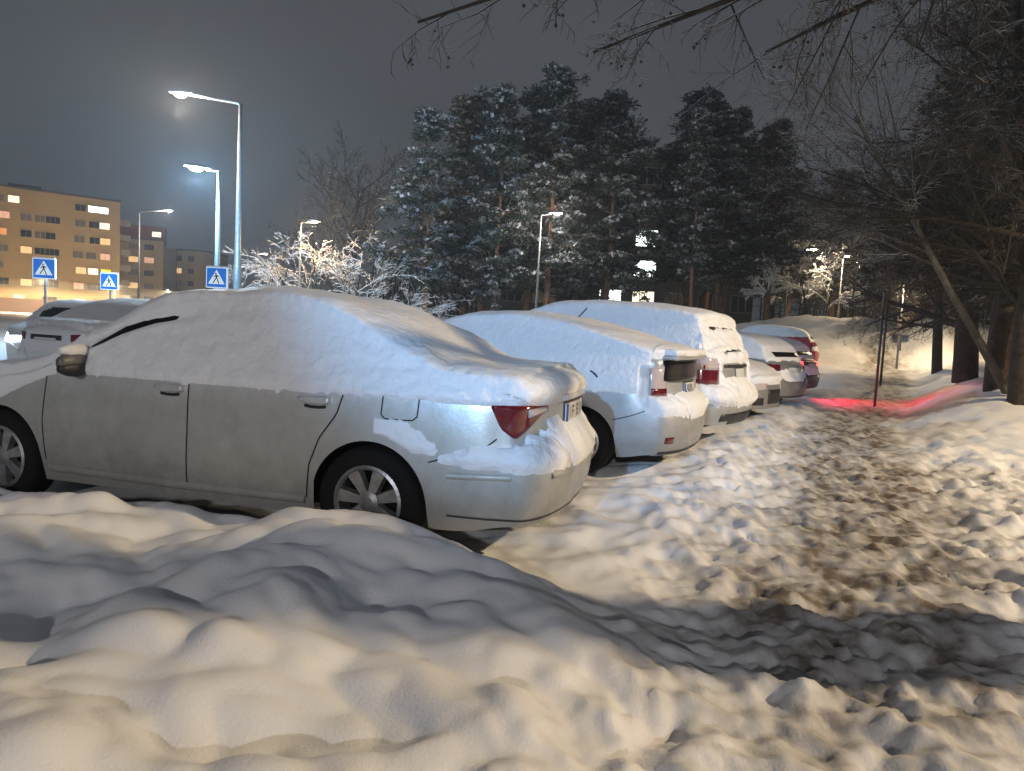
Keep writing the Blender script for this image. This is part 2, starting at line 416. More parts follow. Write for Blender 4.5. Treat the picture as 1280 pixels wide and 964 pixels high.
        return obj(name, mesh_np(name, V, F, True), material, parent or s.root)
WHEELS = {}
def wheel_meshes(r, rr, spokes, key):
    if key in WHEELS: return WHEELS[key]
    ty = MB(); w2 = .102
    ty.lathe([(rr-.012, -w2*.9), (rr+.03, -w2), (r-.03, -w2), (r-.008, -w2*.82), (r, -w2*.5), (r, w2*.5), (r-.008, w2*.82), (r-.03, w2), (rr, w2), (rr-.02, w2*.5), (0.02, w2*.5)], 40, 'y')
    rm = MB()
    rm.lathe([(rr, -w2*.92), (rr-.018, -w2*1.0), (rr-.03, -w2*.85), (rr-.032, w2*.3)], 40, 'y')
    rm.lathe([(.0, -w2*.86), (.03, -w2*.86), (.062, -w2*.78), (.07, -w2*.5)], 20, 'y')
    for k in range(spokes):
        a = 2*math.pi*k/spokes+.31; c, s_ = math.cos(a), math.sin(a)
        def pt(rad, lat, yy): return (c*rad-s_*lat, yy, s_*rad+c*lat)
        v = [pt(.05, -.022, -w2*.78), pt(.05, .022, -w2*.78), pt(rr-.025, .038, -w2*.9), pt(rr-.025, -.038, -w2*.9),
             pt(.05, -.030, -w2*.4), pt(.05, .030, -w2*.4), pt(rr-.025, .048, -w2*.5), pt(rr-.025, -.048, -w2*.5)]
        rm.add(v, [(0,1,2,3),(0,4,5,1),(1,5,6,2),(2,6,7,3),(3,7,4,0)])
    ms = (mesh_np('wheel', ty.v, ty.f, True), mesh_np('rim', rm.v, rm.f, False))
    ms[0].materials.append(BLACK); ms[1].materials.append(RIM)
    WHEELS[key] = ms; return ms
def wheels(car, r=.316, rr=.205, spokes=7, y=.765, z=None):
    a, b = wheel_meshes(r, rr, spokes, (r, rr, spokes))
    for xw in car.sp['axles']:
        for sd in (-1, 1):
            o = obj('wheel', a, None, car.root); o.location = (xw, sd*y, r if z is None else z)
            if sd > 0: o.rotation_euler = (0, 0, math.pi)
            q = obj('rim', b, None, o)
def plate(car, e0, z0, phi=0, w_=.26, h_=.057, off=.012, eu=True):
    p = car.patch('number_plate', PLATE, [(e0-w_, z0-h_, z0+h_), (e0+w_, z0-h_, z0+h_)], phi, off, 6, 3, skirt=.012, smooth=False)
    car.patch('plate_frame', DARK, [(e0-w_-.014, z0-h_-.016, z0+h_+.012), (e0+w_+.014, z0-h_-.016, z0+h_+.012)], phi, off-.006, 6, 3, skirt=.012, smooth=False)
    if eu: car.patch('plate_band', PLATEBLUE, [(e0-w_+.002, z0-h_+.003, z0+h_-.003), (e0-w_+.045, z0-h_+.003, z0+h_-.003)], phi, off+.003, 3, 3, parent=p, skirt=.002, smooth=False)
    return p
def glyph_strokes(car, parent, e0, z0, xs_, h_=.036, off=.016):
    for (a, b, zlo, zhi) in xs_:
        car.patch('plate_character', DARK, [(e0+a, z0+zlo*h_, z0+zhi*h_), (e0+b, z0+zlo*h_, z0+zhi*h_)], 0, off, 3, 3, parent=parent, skirt=.003, smooth=False)
def place(name, label, cat, x, y, a, z=0., group='cars parked in the snowy row'):
    r0 = empty(name, (x, y, z), -R(a)); tag(r0, label, cat, group); return r0
def rear_at(xr, yr, a, L):     # centre position from the middle of the rear bumper
    return xr-math.cos(R(a))*L/2, yr+math.sin(R(a))*L/2
NS = R(-90)

# --- silver saloon in front
def car_paint(name, c, film=(.23,.22,.20), metal=.35, rough=.38, frost=0):
    M = mat(name, c, rough, metal, coat=.4, bump=.05, bscale=55); n = M.node_tree; b = n.nodes['Principled BSDF']
    tcn = n.nodes.new('ShaderNodeTexCoord'); sp = n.nodes.new('ShaderNodeSeparateXYZ'); n.links.new(tcn.outputs['Object'], sp.inputs[0])
    t = n.nodes.new('ShaderNodeTexNoise'); t.inputs['Scale'].default_value = 5; t.inputs['Detail'].default_value = 8; t.inputs['Roughness'].default_value = .7; n.links.new(tcn.outputs['Object'], t.inputs[0])
    a = n.nodes.new('ShaderNodeMapRange'); a.inputs[1].default_value = .85; a.inputs[2].default_value = .22; n.links.new(sp.outputs['Z'], a.inputs[0])
    m1 = n.nodes.new('ShaderNodeMath'); m1.operation = 'MULTIPLY_ADD'; m1.inputs[1].default_value = 1.5; m1.inputs[2].default_value = -.75; n.links.new(t.outputs[0], m1.inputs[0])
    m2 = n.nodes.new('ShaderNodeMath'); m2.operation = 'ADD'; m2.use_clamp = True; n.links.new(m1.outputs[0], m2.inputs[0]); n.links.new(a.outputs[0], m2.inputs[1])
    m3 = n.nodes.new('ShaderNodeMath'); m3.operation = 'MULTIPLY'; m3.inputs[1].default_value = .75; n.links.new(m2.outputs[0], m3.inputs[0])
    x = n.nodes.new('ShaderNodeMix'); x.data_type = 'RGBA'; x.inputs['A'].default_value = (*c,1); x.inputs['B'].default_value = (*film,1); n.links.new(m3.outputs[0], x.inputs['Factor']); n.links.new(x.outputs['Result'], b.inputs['Base Color'])
    if frost:                          # rime clinging below the snow edge
        fz = n.nodes.new('ShaderNodeMapRange'); fz.inputs[1].default_value = .70; fz.inputs[2].default_value = .95; n.links.new(sp.outputs['Z'], fz.inputs[0])
        t3 = n.nodes.new('ShaderNodeTexNoise'); t3.inputs['Scale'].default_value = 11; t3.inputs['Detail'].default_value = 9; t3.inputs['Roughness'].default_value = .75; n.links.new(tcn.outputs['Object'], t3.inputs[0])
        fa = n.nodes.new('ShaderNodeMath'); fa.operation = 'MULTIPLY_ADD'; fa.inputs[1].default_value = 2.4; fa.inputs[2].default_value = -1.45; n.links.new(t3.outputs[0], fa.inputs[0])
        fb = n.nodes.new('ShaderNodeMath'); fb.operation = 'ADD'; fb.use_clamp = True; n.links.new(fa.outputs[0], fb.inputs[0]); n.links.new(fz.outputs[0], fb.inputs[1])
        fc = n.nodes.new('ShaderNodeMath'); fc.operation = 'MULTIPLY'; n.links.new(fb.outputs[0], fc.inputs[0]); n.links.new(fz.outputs[0], fc.inputs[1])
        x2 = n.nodes.new('ShaderNodeMix'); x2.data_type = 'RGBA'; x2.inputs['B'].default_value = (.72,.73,.76,1); n.links.new(fc.outputs[0], x2.inputs['Factor']); n.links.new(x.outputs['Result'], x2.inputs['A']); n.links.new(x2.outputs['Result'], b.inputs['Base Color'])
    r = n.nodes.new('ShaderNodeMapRange'); r.inputs[3].default_value = rough; r.inputs[4].default_value = .75; n.links.new(m3.outputs[0], r.inputs[0]); n.links.new(r.outputs[0], b.inputs['Roughness'])
    return M
SILVER = car_paint('champagne_silver', (.50,.50,.47), frost=1)
sed = place('saloon_car', 'silver saloon car in the foreground, blanketed in snow down to its door handles', 'car', SED[0], SED[1], 15.6)
L = 4.645
c1 = Car(sed, dict(L=L, axles=(-1.37, 1.33), sill=.20, belt=.93, paint=SILVER, n=150, ra=.352, zw=.315, tum=.40, drop=.08, plan=.13, sq=3.0,
    top=[(-2.32,.60),(-2.2,.72),(-1.9,.82),(-1.5,.90),(-1.15,.965),(-1.02,1.0),(-.68,1.19),(-.32,1.37),(.0,1.455),(.4,1.475),(.8,1.44),(1.15,1.345),(1.5,1.18),(1.72,1.085),(1.95,1.06),(2.17,1.045),(2.24,1.03)],
    w=[(-2.32,.72),(-2.1,.80),(-1.6,.865),(-1,.88),(1.2,.88),(1.7,.865),(2.0,.835),(2.25,.785)],
    tail=[(.18,-.02),(.30,.05),(.40,.085),(.52,.095),(.60,.085),(.66,.02),(.75,0),(.95,.015),(1.08,.03)]))
def sed_snow(P, N):
    x, y, z = P[:,:,0], P[:,:,1], P[:,:,2]; nz = N[:,:,2]
    nx_ = fbm(x*2.1+y*1.7, z*2.4+y, 3, 101)
    rag = fbm(x*9, z*9+y*7, 3, 105)
    top = .058*sstep(.25, .9, nz)+(.026*nx_+.006*rag)*sstep(.3, .8, nz)
    side = sstep(.90, .935, z+.022*rag-.018*(x > 1.55)*(x-1.55))*(.030+.012*nx_+.010*rag)-.004
    zt_ = np.interp(x, [-2.3,-1.75,-1.4,-1.05,-.9], [.60,.665,.70,.86,.905])
    side = np.where(x > -.9, side, sstep(-.02, .045, z-zt_+.014*rag)*(.026+.008*nx_)-.004)
    t = np.maximum(top-.006, side)
    # trunk lid rear edge and rear face
    rear = (x > 2.17)
    ay = np.abs(y)
    lid = sstep(.90, .97, z+.012*rag)*.045-.005
    shelf = (sstep(.54, .60, z+.006*rag+.015*nx_)*(1-sstep(.70, .82, z+.02*nx_-.05*(1-sstep(.25,.7,ay)))))*.05-.006
    plate_w = (1-sstep(.27, .34, ay))*sstep(.75, .78, z)*(1-sstep(.92, .96, z))
    rr_ = np.maximum(lid, shelf)-plate_w*.1
    lamp = sstep(.49, .54, ay)*sstep(.735, .76, z+.01*rag)*(1-sstep(.90, .93, z))
    rr_ = rr_-lamp*.1
    t = np.where(rear, rr_, t)
    # ledge along the top of the bumper on the side
    led = (x > 1.72)*(sstep(.55, .60, z+.008*rag+.02*nx_)*(1-sstep(.63, .70, z+.006*rag+.02*nx_+.05*sstep(2.0,1.75,x)-.08*sstep(1.95,2.2,x))))*.038*sstep(1.70, 1.86, x)-.004
    arch = np.hypot(x-1.33, z-.33); la = (x > 1.35)*(x < 1.86)*sstep(.37, .40, arch)*(1-sstep(.46, .54, arch+.05*rag))*sstep(.60,.66,z)*.018-.004
    t = np.where((z < .80) & (x <= 2.17) & (x > -.9), np.maximum(led, la), t)
    t = np.where((z < .85) & (x > 1.93) & (x <= 2.2) & (z > .69), -.01, t)
    # slit left along the windscreen pillar
    zl = np.interp(x, [-.70,-.62,-.48,-.27,.03,.15], [1.085,1.13,1.203,1.271,1.321,1.335])
    wv = np.interp(x, [-.70,-.66,-.5,-.2,.03,.1], [.0,.015,.017,.013,.003,-.02])
    sl = (np.abs(z-zl)-wv)*.9
    t = np.where((y < 0) & (z > 1.0) & (x > -.72) & (x < .15), np.minimum(t, np.maximum(sl, -.01)), t)
    return t
c1.snow(sed_snow)
pil = [(-.70,1.085),(-.62,1.13),(-.48,1.203),(-.27,1.271),(.03,1.321),(.12,1.333)]
pil_e = [(p[0], p[1]) for p in pil]
c1.ribbon('window_gap', GLASS, pil_e, NS, lambda k: .075*(1-k)+.03, .003)
wheels(c1, .316, .212, 7, .775)
# tail lamp wraps round the corner
PH = R(-42)
def corner(car, x, y, phi): return (-math.sin(phi)*x+math.cos(phi)*y)
for sgn, ph in ((1, PH), (-1, -PH)):
    ea = corner(c1, 2.05, -.82*sgn, ph); eb = corner(c1, 2.27, -.54*sgn, ph)
    cols = [(ea, .90, .915), (ea+(eb-ea)*.12, .79, .918), (ea+(eb-ea)*.3, .735, .92), (ea+(eb-ea)*.55, .80, .92), (ea+(eb-ea)*.8, .865, .915), (eb, .885, .912)]
    tl = c1.patch('tail_light', REDL, cols, ph, .012, 22, 8)
    ec = ea+(eb-ea)*.5; ed = ea+(eb-ea)*.98
    c1.patch('reversing_lens', CLEARL, [(ec, .855, .90), (ed, .888, .905)], ph, .015, 8, 4, parent=tl, skirt=.004)
p1 = plate(c1, .0, .845, 0, .255, .056, .016)
glyph_strokes(c1, p1, 0, .845, [(-.15,-.135,-1,1),(-.10,-.085,-1,1),(-.085,-.045,.6,1),(-.085,-.045,-.2,.15),(.03,.045,-1,1),(.045,.085,.65,1),(.045,.085,-.15,.15),(.045,.085,-1,-.7),(.15,.165,-1,1),(.19,.205,-1,1)])
c1.patch('plate_light_bar', SILVER, [(-.33,.925,.955),(.33,.925,.955)], 0, .03, 12, 4)
# seams, handles, flap, mouldings
GAP = mat('panel_gap', (.01,.01,.01), .8)
c1.ribbon('door_seam', GAP, [(-.98,.88),(-1.0,.6),(-.98,.34)], NS, .008)
c1.ribbon('door_seam', GAP, [(.11,.94),(.12,.6),(.11,.29)], NS, .009)
c1.ribbon('door_seam', GAP, [(1.16,.94),(1.12,.80),(1.02,.66),(.96,.5),(.94,.30)], NS, .009)
c1.ribbon('bumper_seam', GAP, [(1.69,.58),(1.78,.61),(1.98,.665),(2.06,.735)], NS, .008)
c1.ribbon('bumper_moulding', SILVER, [(1.80,.515),(1.95,.52),(2.15,.525)], NS, .035, .004, thick=.014)
c1.ribbon('bumper_moulding', SILVER, [(-.62,.525),(0,.52),(.62,.525)], 0, .035, .004, thick=.014)
c1.ribbon('bumper_lip', DARK, [(1.80,.29),(2.1,.285),(2.25,.285)], NS, .012, .003)
c1.ribbon('bumper_lip', DARK, [(-.7,.285),(0,.275),(.7,.285)], 0, .014, .003)
fl = [(1.40,.925),(1.395,.82),(1.42,.80),(1.58,.80),(1.61,.82),(1.615,.925)]
c1.ribbon('fuel_flap_seam', GAP, fl, NS, .008)
c1.ribbon('sill_moulding', SILVER, [(-.96,.285),(0,.275),(.93,.285)], NS, .05, .004, thick=.016)
for xh in (-.02, .98):
    hd = c1.patch('door_handle', SILVER, [(xh-.10,.865,.885),(xh-.05,.85,.895),(xh+.06,.85,.895),(xh+.10,.86,.89)], NS, .03, 12, 5, skirt=.03)
    c1.ribbon('handle_recess', GAP, [(xh-.07,.838),(xh,.830),(xh+.07,.838)], NS, .018, .003, parent=hd)
# mirrors
GREYM = mat('mirror_shell', (.12,.12,.115), .45, .2)
def mirror(car, x, z, sgn, w0=.86):
    mb = MB(); n = 10
    V = []
    for i in range(9):
        t = i/8; yy = .02+.22*t; a = (.4+.6*math.sin(math.pi*min(1, t*.9+.12)))
        for k in range(n):
            an = 2*math.pi*k/n; ca = math.copysign(abs(math.cos(an))**.7, math.cos(an)); sa = math.copysign(abs(math.sin(an))**.7, math.sin(an))
            V.append((x+.03*t+.055*a*ca, sgn*(w0+yy), z+.075*a*sa))
    F = [(i*n+k, i*n+(k+1)%n, (i+1)*n+(k+1)%n, (i+1)*n+k) for i in range(8) for k in range(n)]+[tuple(range(n)), tuple(8*n+k for k in range(n))]
    mb.add(V, F); o = mb.build('door_mirror', GREYM, car.root, True)
    MB().box((x+.01, sgn*(w0+.02), z-.05), (.03,.09,.03)).build('mirror_foot', DARK, o)
    lo = MB(); lo.add([(p[0]+.006, p[1], z-.01+(p[2]-z)*.75-.028) for p in V], F); lo.build('mirror_underside', DARK, o, True)
    sn = MB()
    sn.add([(p[0]-.004, p[1]-sgn*.012, z+.075+(p[2]-z)*.62) for p in V], F); sn.build('mirror_snow', CARSNOW, o, True)
    return o
mirror(c1, -.72, .99, -1, .80); mirror(c1, -.72, .99, 1, .80)
MB().tube([(2.02,-.45,.22),(2.25,-.46,.21)], .028, 10).build('exhaust_pipe', CHROME, sed, True)

# --- silver hatchback with an upright tail behind it
def generic_snow(beltz, top_t, side_t, rear, seed, hoodz=.75):
    def fn(P, N):
        x, y, z = P[:,:,0], P[:,:,1], P[:,:,2]; nz = N[:,:,2]
        a = fbm(x*2+y*1.3, z*2.3+y*2, 3, seed); rag = fbm(x*8+y*3, z*8+y*6, 3, seed+4)
        top = top_t*sstep(.2, .85, nz)+.25*top_t*a*sstep(.3, .8, nz)-.008
        side = sstep(beltz-.02, beltz+.05, z+.02*rag)*(side_t+.3*side_t*a)-.004
        t = np.maximum(top, side)
        return rear(x, y, z, nz, t, a, rag)
    return fn
PSILVER = car_paint('hatch_silver', (.46,.47,.48))
a2 = 27; L2 = 4.45; px_, py_ = rear_at(1.80, 7.14, a2, L2)
pri = place('hatchback_car', 'silver hatchback with upright dark rear window, parked right behind the foreground saloon', 'car', px_, py_, a2)
c2 = Car(pri, dict(L=L2, axles=(-1.32,1.38), sill=.20, belt=.95, paint=PSILVER, n=110, ra=.345, tum=.36, drop=.09, plan=.14,
    top=[(-2.22,.62),(-2.1,.74),(-1.7,.86),(-1.25,.98),(-.8,1.17),(-.35,1.36),(.1,1.475),(.5,1.49),(.95,1.45),(1.4,1.36),(1.8,1.255),(2.0,1.20),(2.14,1.16)],
    w=[(-2.22,.70),(-2,.80),(-1.5,.86),(-1,.87),(1.2,.87),(1.75,.845),(2.0,.81),(2.16,.77)],
    tail=[(.18,-.05),(.3,.04),(.45,.075),(.58,.085),(.66,.06),(.74,-.03),(.95,-.05),(1.12,-.02),(1.18,.05)]))
def pr_rear(x, y, z, nz, t, a, rag):
    ay = np.abs(y)
    r = np.maximum(sstep(1.12, 1.16, z+.006*rag)*.06-.006, (sstep(.60,.66,z+.02*rag)*(1-sstep(.74,.80,z+.02*rag)))*.06*(1-sstep(.72,.82,ay))-.006)
    return np.where(x > 1.98, r, np.where((x > 1.9)&(z < 1.06), -.01, t))
c2.snow(generic_snow(.80, .05, .022, pr_rear, 131))
wheels(c2, .31, .20, 9, .76)
c2.patch('rear_window', GLASS, [(-.62,.93,1.11),(-.5,.92,1.125),(.5,.92,1.125),(.62,.93,1.11)], 0, .02, 14, 6)
def soft_box(name, c, h, material, parent, bev):
    o = MB().box(c, h).build(name, material, parent, True); b = o.modifiers.new('bevel', 'BEVEL'); b.width = bev; b.segments = 4; return o
sp_ = soft_box('spoiler', (2.06,0,1.148), (.15,.62,.022), PSILVER, pri, .018)
soft_box('spoiler_snow', (2.04,0,1.195), (.165,.60,.035), CARSNOW, sp_, .033)
p2 = plate(c2, .0, .835, 0, .19, .065, .012)
glyph_strokes(c2, p2, 0, .835, [(-.08,-.065,-1,1),(-.03,-.015,-1,1),(.03,.045,-1,1),(.09,.105,-1,1)], .05)
for sgn in (1, -1):
    ph = PH*sgn; ea = corner(c2, 2.02, -.77*sgn, ph); eb = corner(c2, 2.13, -.60*sgn, ph)
    tl = c2.patch('tail_light', CLEARL, [(ea,.80,1.04),(eb,.78,1.08)], ph, .01, 8, 6)
    c2.patch('red_lens', REDL, [(ea+.01*sgn,.80,.86),(eb-.01*sgn,.79,.86)], ph, .014, 6, 4, parent=tl, skirt=.004)
c2.ribbon('bumper_seam', GAP, [(1.70,.55),(1.86,.60),(2.0,.66)], NS, .008)
c2.ribbon('door_seam', GAP, [(1.02,.80),(.95,.6),(.93,.3)], NS, .008)
c2.patch('bumper_reflector', REDL, [(-.70,.36,.42),(-.60,.36,.42)], 0, .008, 4, 3)
c2.ribbon('bumper_lip', DARK, [(-.72,.27),(0,.26),(.72,.27)], 0, .03, .004)
MB().tube([(.9,0,1.44),(1.05,0,1.60)], .007, 6).build('aerial', DARK, pri)
c2.ribbon('frozen_wiper_mark', DARK, [(1.45,.98),(1.50,.955),(1.53,.93)], NS, .014, .03)

# --- white people carrier / off-roader
SUVW = mat('suv_grey', (.42,.42,.42), .4, .3, var=.15, vscale=4, coat=.4)
a3 = 34; L3 = 4.5; sx, sy = rear_at(2.88, 9.2, a3, L3)
suv = place('estate_car', 'tall snow-caked people carrier, third car in the row, red lamp beside its tailgate', 'car', sx, sy, a3)
c3 = Car(suv, dict(L=L3, axles=(-1.35,1.35), sill=.26, belt=1.0, paint=SUVW, n=90, ra=.36, zw=.335, tum=.26, drop=.10, plan=.12,
    top=[(-2.25,.75),(-2.1,.88),(-1.6,.98),(-1.2,1.06),(-.8,1.34),(-.45,1.60),(0,1.70),(.6,1.71),(1.3,1.68),(1.85,1.61),(2.0,1.56),(2.12,1.36),(2.17,1.2)],
    w=[(-2.25,.74),(-2,.82),(-1.5,.88),(1.4,.89),(1.9,.87),(2.17,.83)],
    tail=[(.2,-.02),(.35,.06),(.5,.10),(.62,.10),(.72,.03),(1.0,0),(1.3,-.04),(1.6,-.12)]))
def suv_rear(x, y, z, nz, t, a, rag):
    ay = np.abs(y)
    r = .035+.03*a+.03*rag
    r = r-.2*(sstep(.60,.64,ay)*sstep(.78,.82,z)*(1-sstep(1.06,1.1,z)))
    r = r-.2*((1-sstep(.50,.56,ay+.05*rag))*sstep(.86,.9,z+.02*rag)*(1-sstep(1.02,1.06,z+.03*rag)))
    r = r-.16*(1-sstep(.46,.58,z+.06*rag))
    r = r-.2*((1-sstep(.4,.5,ay))*(np.abs(z-1.47-.03*rag) < .018))-.2*((ay < .42)*(np.abs(z-1.20-.04*rag-.05*y) < .02))
    r = r+.05*sstep(.5,.6,z)*(1-sstep(.7,.8,z+.03*rag))
    return np.where(x > 1.98, r, t)
c3.snow(generic_snow(.86, .08, .03, suv_rear, 151))
wheels(c3, .335, .21, 5, .78)
c3.patch('tailgate_trim', DARK, [(-.46,1.0,1.035),(.46,1.0,1.035)], 0, .012, 10, 3)
c3.ribbon('rear_window_edge', DARK, [(-.45,1.47),(0,1.485),(.45,1.47)], 0, .05, .012)
c3.ribbon('rear_wiper', DARK, [(-.32,1.19),(0,1.215),(.25,1.235)], 0, .035, .012)
plate(c3, .05, .93, 0, .17, .055, .012, eu=False)
for sgn in (1, -1):
    ph = PH*sgn; ea = corner(c3, 2.0, -.85*sgn, ph); eb = corner(c3, 2.2, -.62*sgn, ph)
    tl = c3.patch('tail_light', REDL, [(ea,.80,1.05),(eb,.80,1.05)], ph, .02, 8, 6)
    c3.patch('upper_lens', CLEARL, [(ea+.02*sgn,.97,1.13),(eb-.02*sgn,.97,1.13)], ph, .022, 6, 4, parent=tl, skirt=.004)
c3.patch('bumper_insert', DARK, [(-.62,.30,.44),(.62,.30,.44)], 0, .006, 12, 4)

# --- low saloon, then grey hatch, dark hatch with lamps on, red hatch
def simple_hatch(name, label, paint, xr, yr, a, z=0, seed=3, lamp=REDL, belt=.95, top_t=.06, bare_rear=True, lit=False, notch=False, h=1.5, bare_side=.86):
    Lh = 4.2; cx, cy = rear_at(xr, yr, a, Lh)
    ro = place(name, label, 'car', cx, cy, a, z)
    if notch:
        top = [(-2.1,.62),(-1.9,.76),(-1.3,.92),(-.9,1.0),(-.4,1.28),(0,1.42),(.4,1.44),(.8,1.38),(1.2,1.2),(1.5,1.06),(1.8,1.03),(2.02,1.0)]
    else:
        top = [(-2.1,.62),(-1.95,.78),(-1.4,.92),(-1.05,1.0),(-.6,1.28),(-.2,h-.04),(.3,h),(.9,h-.03),(1.45,h-.11),(1.7,h-.25),(1.9,h-.46),(2.02,h-.58)]
    c = Car(ro, dict(L=Lh, axles=(-1.25,1.27), sill=.2, belt=belt, paint=paint, n=70, ra=.335, tum=.36, drop=.085, plan=.12, top=top, nl=10, ng=7, nt=10,
        w=[(-2.1,.68),(-1.9,.78),(-1.3,.84),(1.2,.85),(1.7,.83),(2.02,.77)],
        tail=[(.18,-.03),(.3,.05),(.5,.08),(.6,.07),(.68,0),(.9,0),(1.1,-.02)]))
    def rr_(x, y, z_, nz, t, a_, rag):
        r = np.maximum(sstep(.98,1.03,z_+.02*rag)*.05-.006, (sstep(.62,.68,z_+.03*rag)*(1-sstep(.74,.82,z_+.03*rag)))*.03-.006)
        return np.where(x > 1.93, r, np.where((x > 1.85)&(z_ < .98), -.01, t))
    c.snow(generic_snow(bare_side, top_t, .025, rr_, seed), refine=False)
    wheels(c, .30, .2, 5, .74)
    for sgn in (1, -1):
        ph = PH*sgn; ea = corner(c, 1.90, -.80*sgn, ph); eb = corner(c, 2.07, -.56*sgn, ph)
        c.patch('tail_light', lamp, [(ea,.76,.92),(eb,.78,.90)], ph, .012, 8, 5)
    if not notch:
        c.patch('rear_window', GLASS, [(-.50,1.02,1.12),(.50,1.02,1.12)] if bare_rear else [(-.4,1.02,1.09),(.4,1.02,1.09)], 0, .065, 10, 5, skirt=.06)
    if notch: c.patch('plate_recess', DARK, [(-.36,.70,.88),(.36,.70,.88)], 0, .006, 8, 4)
    plate(c, 0, .78 if notch else .80, 0, .25, .055, .012, eu=False)
    c.ribbon('bumper_lip', DARK, [(-.7,.26),(0,.25),(.7,.26)], 0, .06, .004)
    return c
GREYP = car_paint('grey_paint', (.26,.27,.27))
DARKP = mat('dark_paint', (.03,.03,.05), .35, .3, coat=.5)
REDP = mat('red_paint', (.42,.05,.08), .4, .1, coat=.4, var=.1, vscale=4)
WHITEP = mat('white_paint', (.78,.80,.82), .35, 0, coat=.4, var=.04, vscale=3)
REDON = mat('red_lamp_lit', (.5,.01,.02), .3, emit=(1,.03,.06), es=6)
c4 = simple_hatch('saloon_car', 'low snow-heaped bonnet of a saloon parked nose out between people carrier and grey hatchback', GREYP, 4.55-4.2*math.cos(R(38)), 12.4+4.2*math.sin(R(38)), 38+180, seed=171, notch=True, top_t=.10)
for sg in (-.5, .5): c4.patch('headlight', CLEARL, [(sg-.16,.52,.66),(sg+.16,.54,.66)], R(180), .012, 8, 5)
c4.patch('grille', DARK, [(-.30,.30,.54),(.30,.30,.54)], R(180), .008, 8, 4); c4.patch('fog_lamp_recess', DARK, [(.42,.28,.40),(.66,.28,.40)], R(180), .008, 6, 4); c4.patch('fog_lamp_recess', DARK, [(-.66,.28,.40),(-.42,.28,.40)], R(180), .008, 6, 4)
simple_hatch('hatchback_car', 'grey hatchback with a dark slot of bare rear window, fifth car in the row', GREYP, 5.75, 14.7, 46, seed=175, bare_side=1.0)
dk = simple_hatch('hatchback_car', 'dark car peeping out past the grey hatchback, its red tail lamps glowing', DARKP, 7.6, 18.3, 40, gz(7.6,18.3)-.02, seed=179, lamp=REDON, lit=True)
rd = simple_hatch('hatchback_car', 'red hatchback at the far end of the parked row', REDP, 11.6, 27.6, 24, gz(11.6,27.6)-.12, seed=183, bare_side=1.12, top_t=.05)

# --- cars across the lane at the left
simple_hatch('hatchback_car', 'snow-covered white car beyond the saloon bonnet, its rear turned to us', WHITEP, -7.5, 11.5, 112, seed=191, bare_side=.95, notch=True, top_t=.09)
HEADL = mat('headlight_lit', (.8,.9,1), .2, emit=(.75,.92,1), es=45)
hl = simple_hatch('hatchback_car', 'white car at the left edge behind the snowy one, glaring bluish headlights', WHITEP, -10.35, 19.0, -97, seed=193, bare_side=1.1, top_t=.03)
for sg in (-.52, .52): hl.patch('headlight', HEADL, [(sg-.2,.58,.78),(sg+.2,.60,.78)], R(180), .012, 8, 5)
hl.patch('grille', DARK, [(-.3,.36,.56),(.3,.36,.56)], R(180), .008, 8, 4); hl.patch('windscreen', GLASS, [(-.55,1.08,1.30),(.55,1.08,1.30)], R(180), .03, 8, 5)

